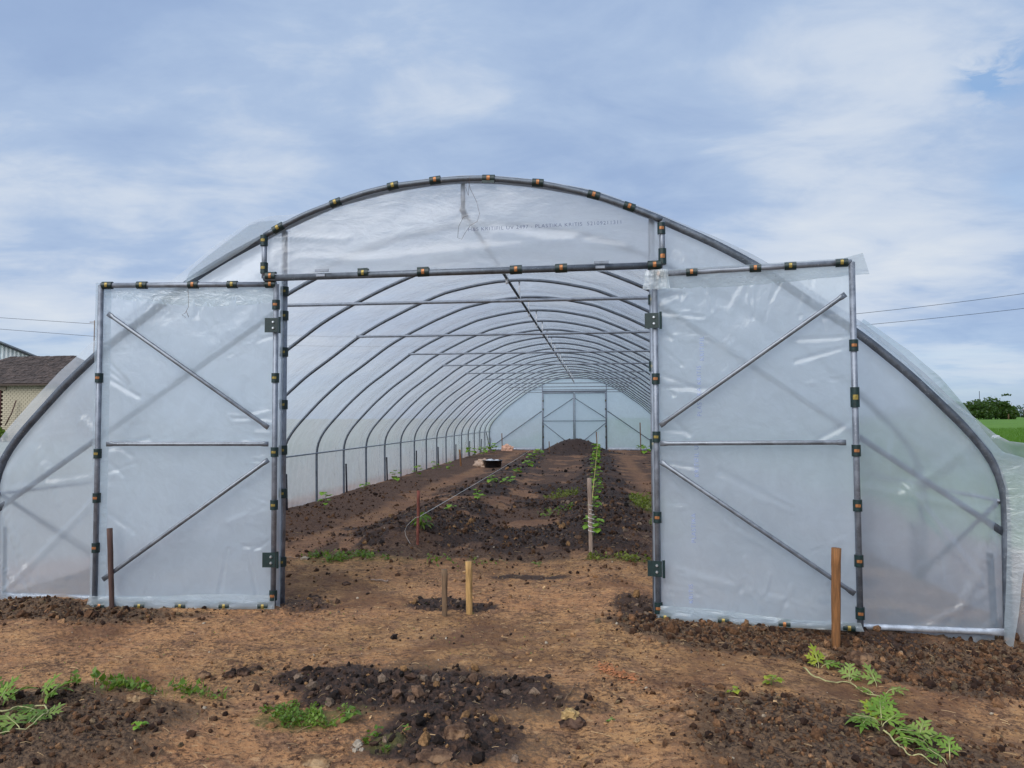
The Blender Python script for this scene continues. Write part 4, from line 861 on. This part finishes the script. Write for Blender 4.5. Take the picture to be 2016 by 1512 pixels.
weeds(-1.3, -.2, 2.6, 2.6, 900, .012, M_WEED, 'tiny green weeds dotted over the trodden soil')

# ------------------------------------------------------------------ single lumps and litter
def lump(name, px, py, size, m, label, cat, sc=(1, 1, .75), seed=0):
    x, y, z = gr(px, py); r_ = np.random.RandomState(seed+5); v, f = ICO3; q = v.copy()
    for k in range(5):
        d = r_.normal(size=3); d /= np.linalg.norm(d); q = q*(1+.2/(k+1)*np.sin((v@d)*(1.6+2.2*k)+r_.rand()*6))[:, None]
    rg = np.abs(fbm(q[:, 0]*3.1+q[:, 2]*2.3+seed, q[:, 1]*3.1-q[:, 2]*1.7, 4, seed)-.5); q = q*(.86+rg*1.1+r_.uniform(-.07, .07, len(q)))[:, None]*np.array(sc)*size
    o = npmesh(name, q, f, m, smooth=False); o.location = (x, y, z+size*sc[2]*.25); return tag(o, label, cat)
lump('soil_clod', 400, 1335, .040, M_CLOD_B, 'round brown clod alone on the bare ground left of centre', 'clod', seed=1)
lump('soil_clod', 455, 1335, .030, M_CLOD_D, 'dark crumbly clod beside the round brown one', 'clod', (1.3, 1, .8), 2)
lump('soil_clod', 480, 1332, .034, M_CLOD_D, 'grey black lump at the right end of the small dark heap', 'clod', (1.1, 1, .9), 3)
lump('soil_clod', 682, 1152, .032, M_CLOD_D, 'small dark clod in the doorway left of the stakes', 'clod', seed=4)
lump('soil_clod', 618, 1180, .035, M_CLOD_D, 'flat dark clod inside near the left door post', 'clod', (1.6, 1, .5), 5)
lump('soil_clod', 1122, 1428, .055, M_CLOD_D, 'black base clod carrying a yellow clay cap at bottom centre', 'clod', (1., 1, .6), 6)
o = lump('clay_cap', 1120, 1426, .042, simple('yellow_clay', (.36, .235, .095), .9, 0, .3, 30, .01), 'ochre yellow clay lump on the black clod at bottom centre', 'clod', (1, .9, .65), 7); o.location.z += .035
lump('soil_clod', 1690, 1310, .075, M_CLOD_B, 'biggest brown clod on the bank right of the orange stake', 'clod', (1.2, 1, .8), 8)
lump('soil_clod', 1700, 1252, .05, M_CLOD_D, 'dark clod on the bank top under the right door corner', 'clod', (1.1, 1, 1), 9)
lump('soil_clod', 1615, 1290, .05, M_CLOD_C, 'orange clay clod left of the orange brown stake', 'clod', (1.2, 1, .7), 10)
lump('soil_clod', 270, 1380, .045, M_CLOD_C, 'tan clod on the back edge of the lower left bed', 'clod', (1.2, 1, .7), 11)
lump('stone', 600, 1103, .04, M_STONE, 'pale brown stone just inside near the left post', 'stone', (1.4, .8, .6), 12)
for i, (px, py, s_) in enumerate(((705, 1475, .02), (712, 1484, .014), (700, 1483, .012))):
    lump('stone', px, py, s_, simple('white_stone', (.30, .25, .19), .8), ('pale pebble topmost of three at the bottom edge', 'pale pebble lower right of three at the bottom edge', 'pale pebble lower left of three at the bottom edge')[i], 'stone', seed=20+i)
lump('soil_clod', 860, 1502, .055, M_CLOD_B, 'broad brown clay lump at the bottom edge of the picture', 'clod', (1.5, 1, .6), 25)
lump('soil_clod', 905, 1462, .05, M_CLOD_B, 'brown lump at the lower edge of the black patch', 'clod', (1.2, 1, .8), 26)
lump('soil_clod', 620, 1500, .05, M_CLOD_C, 'low tan lump at the bottom edge left of the pebbles', 'clod', (1.8, 1, .5), 27)
def chips():
    mb = MB()
    for i in range(150):
        t = random.random(); px = 1180+70*t+random.gauss(0, 6); py = 1318+26*t+random.gauss(0, 5); x, y, z = gr(px, py)
        mb.box((x, y, z+.006+random.random()*.006), (random.uniform(.008, .026), random.uniform(.004, .01), .003), Matrix.Rotation(random.uniform(0, 3), 3, 'Z') @ Matrix.Rotation(random.uniform(-.5, .5), 3, 'X'))
    tag(build('bark_chips', mb, simple('orange_bark', (.36, .14, .055), .8, 0, .4, 40), smooth=False), 'scatter of orange bark chips on the soil right of centre', 'bark chips', kind='stuff')
chips()
def twig(px0, py0, px1, py1, label, m=M_WOODG, r=.004):
    a = Vector(gr(px0, py0)); b = Vector(gr(px1, py1)); mb = MB(); pts = []
    for i in range(7):
        t = i/6; q = a.lerp(b, t); q.z = hz(q.x, q.y)+.012+.006*math.sin(i*2.1); q.x += .006*math.sin(i*3); pts.append(q)
    mb.tube(pts, r, 5); tag(build('twig', mb, m), label, 'twig')
twig(730, 1146, 765, 1147, 'straight brown twig lying left of the stake pair', M_WOODG, .008)
twig(1258, 1401, 1322, 1410, 'thin bent twig on the clay at bottom right of centre', M_WOODM)
twig(540, 1100, 588, 1101, 'grey twig at the foot of the left door post', M_WOODG)
twig(1112, 1385, 1142, 1352, 'short upright twig above the yellow topped clod', M_WOODM, .003)
# pot, bag and sacks deep in the tunnel
x, y, z = gr(970, 921); pot = thing('black_tub', 'low round black tub with white plastic inside on the dark bed', 'tub', (x, y, z))
mb = MB(); rr, hh = .29, .20; prof = [(rr*.86, 0), (rr, hh), (rr*1.06, hh), (rr*1.06, hh+.02), (rr*.96, hh+.02), (rr*.82, .02)]; n = 24
mb.add([(a*math.cos(2*math.pi*j/n), a*math.sin(2*math.pi*j/n), b) for a, b in prof for j in range(n)], [(i*n+j, i*n+(j+1) % n, (i+1)*n+(j+1) % n, (i+1)*n+j) for i in range(5) for j in range(n)]+[tuple(range(5*n, 6*n))]); build('tub_wall', mb, simple('black_plastic', (.008, .008, .01), .3, 0, .3), pot)
def crumple(name, loc, s, m, parent, label, cat, seed, sc=(1, 1, 1)):
    r_ = np.random.RandomState(seed); v, f = ICO3; q = v.copy()
    for k in range(9):
        d = r_.normal(size=3); d /= np.linalg.norm(d); q = q*(1+.14*np.abs(np.sin((v@d)*(2.5+1.3*k)+r_.rand()*6))-.07)[:, None]
    q[:, 2] = np.maximum(q[:, 2], -.3)+.3; o = npmesh(name, q*s*np.array(sc), f, m, parent, smooth=False); o.location = loc
    return tag(o, label, cat) if parent is None else o
M_WHITEP = simple('white_plastic_sheet', (.6, .62, .64), .4); M_PAPER = simple('tan_paper', (.46, .32, .23), .8, 0, .3, 12)
crumple('white_plastic', (-.08, 0, .1), .14, M_WHITEP, pot, None, None, 3, (1, 1, .7)); crumple('white_plastic', (.13, 0, .1), .11, M_WHITEP, pot, None, None, 4, (1, 1, .8))
crumple('paper_bag', gr(950, 920), .19, M_PAPER, None, 'crumpled tan paper bag lying left of the black tub', 'paper bag', 5, (1.1, .8, .85))
crumple('cloth_sack', gr(998, 888), .21, simple('pinkish_sack', (.62, .36, .25), .8), None, 'pinkish orange sack heaped at the far wall left of the door', 'sack', 6, (1.1, .5, .9))

# ------------------------------------------------------------------ left background: brick house and metal barn
def house():
    y0 = 44.; q = at_y(0, 757, y0); ez = float(q[2]); xL = float(at_y(-260, 757, y0)[0]); xR = float(at_y(150, 757, y0)[0]); rz_ = float(at_y(60, 703, y0+4)[2])
    root = thing('brick_house', 'low pale brick outbuilding with a dark shingle roof left of the greenhouse', 'house', (0, 0, 0))
    M_BR = simple('cream_brick', (.42, .37, .27), .85, 0, .22, 1.3, .01); M_MO = simple('mortar', (.24, .19, .14), .9)
    mb = MB(); mb.box(((xL+xR)/2, y0+4, ez/2-.1), (xR-xL, 7.9, ez+.2)); build('wall', mb, M_MO, root, smooth=False)
    bm = MB(); bm.box((0, 0, 0), (.268, .07, .118)); me = None; rest = MB(); rows = int((ez)/.142); cnt = 0
    xv0 = float(at_y(-40, 800, y0)[0]); xv1 = float(at_y(115, 800, y0)[0])
    for r_ in range(rows):
        z = .08+r_*.142; x = xL+.15+(r_ % 2)*.145
        while x < xR-.1:
            d_ = float(at_y(0, 770, y0)[0])
            isdoor = (z < float(at_y(0, 768, y0)[2]) and at_y(-60, 800, y0)[0] < x < at_y(4, 800, y0)[0])
            if not isdoor:
                vis = xv0 < x < xv1 and z > 1.0 and cnt < 290
                yy = y0-.05-.004+random.uniform(-.008, .004)
                if vis:
                    if me is None: ob = build('brick', bm, M_BR, root, (x, yy, z), False); me = ob
                    else: ob = me.copy(); COL.objects.link(ob); ob.location = (x, yy, z); ob.parent = root
                    cnt += 1
                else: rest.box((x, yy, z), (.268, .07, .118))
            x += .29
    o = build('bricks', rest, M_BR, root, smooth=False); o['kind'] = 'stuff'
    dx0, dx1 = float(at_y(-60, 800, y0)[0]), float(at_y(4, 800, y0)[0]); zt_ = float(at_y(0, 768, y0)[2])
    mb = MB(); mb.box(((dx0+dx1)/2, y0-.03, zt_/2), (dx1-dx0-.3, .06, zt_)); dr = build('door', mb, simple('old_red_door', (.085, .02, .018), .7), root, smooth=False)
    mb = MB(); mb.box((dx1-.07, y0-.09, zt_/2), (.14, .1, zt_)); build('door_frame', mb, simple('dark_red_frame', (.06, .012, .012), .7), dr, smooth=False)
    mb = MB(); mb.box(((dx0+dx1)/2+.15, y0-.1, zt_+.13), (dx1-dx0+.5, .16, .26)); build('lintel', mb, simple('lintel_concrete', (.25, .2, .15), .9), root, smooth=False)
    mb = MB(); a = (xL-.3, y0-.45, ez-.02); b = (xR+.3, y0-.45, ez-.02); c = (xR-3, y0+4, rz_); d = (xL+3, y0+4, rz_); e = (xL-.3, y0+8.4, ez-.02); f = (xR+.3, y0+8.4, ez-.02)
    hipx = float(at_y(22, 703, y0+4)[0]); d = (hipx-0.0, y0+4, rz_); a2 = (hipx-4.2, y0-.45, ez-.02); e2 = (hipx-4.2, y0+8.4, ez-.02)
    mb.add([a2, b, c, d, e2, f], [(0, 1, 2, 3), (4, 0, 3), (5, 4, 3, 2), (1, 5, 2), (0, 4, 5, 1)])
    M_SH = simple('shingle', (.062, .045, .038), .9, 0, .5, 2.2, .02); rf = build('roof', mb, M_SH, root, smooth=False)
    sh = MB(); sl = math.atan2(rz_-ez, 4.45); Ls = math.hypot(rz_-ez, 4.45); nr = 22
    for i in range(nr):
        t = (i+.5)/nr; yy = y0-.45+4.45*t; zz_ = ez+(rz_-ez)*t; x = a2[0]+(hipx-a2[0])*t
        while x < xR+.2-(3.3*t):
            wv = random.uniform(.22, .36); sh.box((x+wv/2, yy, zz_+.03+random.uniform(0, .035)), (wv-.02, Ls/nr*1.25, .03), Matrix.Rotation(sl-.06+random.uniform(-.03, .03), 3, 'X') @ Matrix.Rotation(random.uniform(-.03, .03), 3, 'Y')); x += wv
    o = build('shingles', sh, M_SH, rf, smooth=False); o['kind'] = 'stuff'
    mb = MB(); mb.box(((a2[0]+xR)/2, y0-.5, ez-.05), (xR-a2[0]+.6, .08, .12)); build('eave_board', mb, simple('eave', (.06, .04, .03), .8), root, smooth=False)
    mb = MB(); p0 = at_y(32, 788, y0-.3); p1 = at_y(10, 838, y0-.6); mb.tube([p0, (np.array(p0)+p1)/2+[.08, 0, 0], p1], .045, 6); tag(build('leaning_pole', mb, M_WOODD), 'bent dark pole leaning on the pale brick wall', 'pole')
    # bush at the wall foot
    leafcloud('bush', [(float(at_y(-10, 845, y0-1.5)[0]), y0-1.5, .5, .9, .6, .5)], 2500, .12, M_WEED, 'green bush at the foot of the pale brick wall', 'bush')
def leafcloud(name, blobs, n, s, m, label, cat, trunk=None, group=None):
    b0 = blobs[0]; root = thing(name, label, cat, (b0[0], b0[1], 0), 0, group); P = []; wt_ = np.array([b[3]*b[5] for b in blobs]); wt_ = wt_/wt_.sum()
    for b, k in zip(blobs, wt_):
        q = rng.normal(size=(int(n*k), 3)); q /= np.linalg.norm(q, axis=1)[:, None]; q *= (rng.rand(len(q), 1)**.4)
        q += (fbm(q[:, 0]*2+b[0], q[:, 2]*2+q[:, 1], 3, 3)[:, None]-.5)*q*.9
        P.append(q*[b[3], b[4], b[5]]+[b[0], b[1], b[2]])
    P = np.concatenate(P); k = fbm(P[:, 0]/s*.12+P[:, 1]/s*.08, P[:, 2]/s*.14, 3, 77) > .43; P = P[k]; n = len(P)
    Rm = rotm(rng, n); qd = np.array([[-1, -.6, 0], [1, -.5, .2], [.9, .7, 0], [-.8, .6, -.2]])*s*.5
    V = np.einsum('nij,vj->nvi', Rm, qd)*rng.uniform(.6, 1.4, (n, 1, 1))+P[:, None]-[b0[0], b0[1], 0]
    npmesh('crown', V.reshape(-1, 3), (np.arange(n)*4)[:, None]+np.arange(4), m, root, smooth=False)
    if trunk:
        mb = MB(); mb.tube([(0, 0, -.3), (trunk[0]*.1, 0, trunk[1]*.5), (trunk[0]*.3, .1, trunk[1])], [trunk[0], trunk[0]*.8, trunk[0]*.5], 7)
        for a in range(4): mb.tube([(trunk[0]*.2, 0, trunk[1]*.6), (math.cos(a*1.6)*1.5, math.sin(a*1.6), trunk[1]*1.1)], [trunk[0]*.4, trunk[0]*.15], 5)
        build('trunk', mb, M_WOODM, root)
    return root
house()
def barn():
    a3 = R(38); ux = np.array([math.cos(a3), math.sin(a3), 0]); nn_ = np.array([-math.sin(a3), math.cos(a3), 0]); P0 = np.array(at_y(0, 673, 68.))
    def loc(px, py): d = ray(px, py); t = np.dot(P0-CAM, nn_)/np.dot(d, nn_); q = CAM+t*d; return float(np.dot(q-P0, ux)), float(q[2])
    root = thing('metal_barn', 'pale corrugated metal barn gable behind the brick outbuilding', 'barn', (P0[0], P0[1], 0), a3)
    a = loc(0, 673); b = loc(80, 705); sl = (b[1]-a[1])/(b[0]-a[0]); xe = b[0]+1.2; ze = b[1]+sl*1.2; xp = a[0]-6; zp = a[1]-sl*6; xl = 2*xp-xe
    M_MET = simple('pale_cladding', (.68, .70, .70), .6, .0, .1, 2); mb = MB(); n = 240; xs = np.linspace(xl, xe, n); vs = []
    for i, x in enumerate(xs):
        zt_ = zp-abs(x-xp)*abs(sl)-.3; yo = (.05 if (i//2) % 2 else -.05); vs += [(x, yo, 0), (x, yo, zt_)]
    mb.add(vs, [(2*i, 2*i+2, 2*i+3, 2*i+1) for i in range(n-1)]); build('gable_wall', mb, M_MET, root, smooth=False)
    mb = MB()
    for s_, xx in ((-1, xl), (1, xe)):
        mb.add([(xp, -.6, zp-.1), (xx, -.6, ze-.1), (xx, 30, ze-.1), (xp, 30, zp-.1), (xp, -.6, zp+.06), (xx, -.6, ze+.06), (xx, 30, ze+.06), (xp, 30, zp+.06)], [(0, 1, 2, 3), (4, 7, 6, 5), (0, 4, 5, 1), (1, 5, 6, 2), (2, 6, 7, 3)])
    build('roof', mb, simple('barn_roof', (.16, .18, .21), .6), root, smooth=False)
    mb = MB(); mb.box((xe-.3, 15, ze/2-.3), (.1, 29, ze-.4)); build('side_wall', mb, M_MET, root, smooth=False)
    M_PU = simple('purlin_dark', (.03, .03, .035), .7); sa = math.atan2(ze-zp, xe-xp)
    for i in range(14):
        t = (i+.5)/14; x = xp+(xe-xp)*t; mb = MB(); mb.box((x, -.62, zp+(ze-zp)*t-.2), ((xe-xp)/14*.55, .1, .2), Matrix.Rotation(-sa, 3, 'Y')); build('purlin_end', mb, M_PU, root, smooth=False)
barn()

# ------------------------------------------------------------------ power line
def powerline():
    p0 = at_y(186, 634, 120.); x0, zt_ = float(p0[0]), float(p0[2]); mb = MB(); mb.tube([(x0, 120, 0), (x0, 120, zt_+.3)], [.14, .07], 8)
    root = thing('power_pole', 'thin power pole behind the left door', 'power pole'); build('pole', mb, M_WOODM, root); mb = MB(); mb.box((x0+.6, 120, zt_), (3, .1, .1)); build('crossarm', mb, M_WOODM, root, smooth=False)
    for i, (zl, z0, xr1, zr1, zr2) in enumerate(((19.9, 18.45, 42.7, 17.85, 20.47), (17.84, 16.25, 44.6, 16.1, 18.17))):
        c = np.polyfit([x0, xr1, 67.], [z0, zr1, zr2], 2); xs = np.linspace(x0, 125, 40); mb = MB()
        L_ = np.linspace(-150, x0, 12); mb.tube([(a, 120, z0+(zl-z0)*(x0-a)/18.1) for a in L_[:-1]]+[(a, 120, float(np.polyval(c, a))) for a in xs], .035, 5)
        tag(build('power_cable', mb, M_DKMETAL), ('upper overhead cable crossing behind the greenhouse', 'lower overhead cable crossing behind the greenhouse')[i], 'cable', 'overhead cables')
powerline()

# ------------------------------------------------------------------ right background
M_TREE = leafmat('tree_leaf', (.022, .055, .012), (.05, .10, .02)); M_TREE_HAZE = leafmat('hazy_tree_leaf', (.03, .06, .035), (.045, .085, .05))  # distant leaves coloured bluer: the haze is put into their colour
def tree(px, pyt, wpx, y, label, airy=False, m=None, group='trees beyond the green field', n=3500):
    k = y/F_PX*1.0; top = at_y(px, pyt, y); H = float(top[2]); wd = wpx*k/2*1.05; cx = float(top[0])
    if airy: bl = [(cx, y, H*.84, wd*.9, wd*.7, H*.14), (cx-wd*.3, y, H*.62, wd*.8, wd*.6, H*.12), (cx+wd*.2, y, H*.4, wd*.7, wd*.6, H*.16)]
    else: bl = [(cx, y, H*.58, wd*.8, wd*.7, H*.42), (cx-wd*.55, y, H*.42, wd*.5, wd*.5, H*.34), (cx+wd*.6, y-1, H*.38, wd*.5, wd*.5, H*.34), (cx+wd*.1, y-2, H*.28, wd*.9, wd*.5, H*.28)]
    leafcloud('tree', bl, n, k*3.2, m or M_TREE, label, 'tree', (H*.03, H*.6), group)
for a in ((1925, 786, 60, 330, 'wide low dark tree at the left end of the clump beyond the field'), (1958, 781, 48, 335, 'rounded tree in the middle of the clump beyond the field'), (1885, 792, 50, 345, 'tree mostly hidden behind the film edge beyond the field'), (1978, 790, 34, 340, 'low tree filling the right of the clump beyond the field')): tree(*a)
tree(1984, 775, 26, 325, 'tallest airy tree rising at the right of the clump', True)
for i, (px, pyt, w_) in enumerate(((2015, 793, 60), (2065, 790, 70), (2130, 794, 80), (1840, 797, 80), (1770, 800, 80))):
    tree(px, pyt, w_, 620, ('distant haze-tinted tree at the right edge of the picture', 'distant tree next past the right edge', 'farthest right distant tree', 'distant tree behind the film right of the door', 'distant tree behind the right door film')[i], m=M_TREE_HAZE, group='distant trees on the horizon', n=1500)
p0 = at_y(1928, 770, 345.); mb = MB(); mb.tube([(p0[0], 345, 0), (p0[0], 345, p0[2])], .12, 6); tag(build('mast', mb, M_DKMETAL), 'thin mast standing up from the tree clump', 'mast')
x, y, z = float(at_y(1961, 856, 45.)[0]), 45., 0.
def fieldgrass():
    n = 60000; d = rng.uniform(0, 1, n)**1.3*75+22; a = rng.uniform(.28, .62, n); y = d+CAM[1]; x = CAM[0]+d*a*1.25; k = x > 7; x = x[k]; y = y[k]; n = len(x)
    z = np.zeros(n)-.02; h = rng.uniform(.12, .36, n)*(.6+.8*fbm(x*.3, y*.15, 3, 14)); th = rng.uniform(0, 6.28, n); wd = rng.uniform(.008, .02, n); lean = rng.normal(0, .07, (n, 2))
    V = np.stack([np.stack([x-np.cos(th)*wd, y-np.sin(th)*wd, z], -1), np.stack([x+np.cos(th)*wd, y+np.sin(th)*wd, z], -1), np.stack([x+lean[:, 0], y+lean[:, 1], z+h], -1)], 1)
    tag(npmesh('field_grass', V.reshape(-1, 3), (np.arange(n)*3)[:, None]+np.arange(3), M_GRASS, smooth=False), 'tall green grass of the field to the right', 'grass', kind='stuff')
fieldgrass()
crumple('white_litter', (x, y, .12), .22, M_WHITEP, None, 'small white scrap lying in the green field', 'litter', 9, (1, 1, .6))
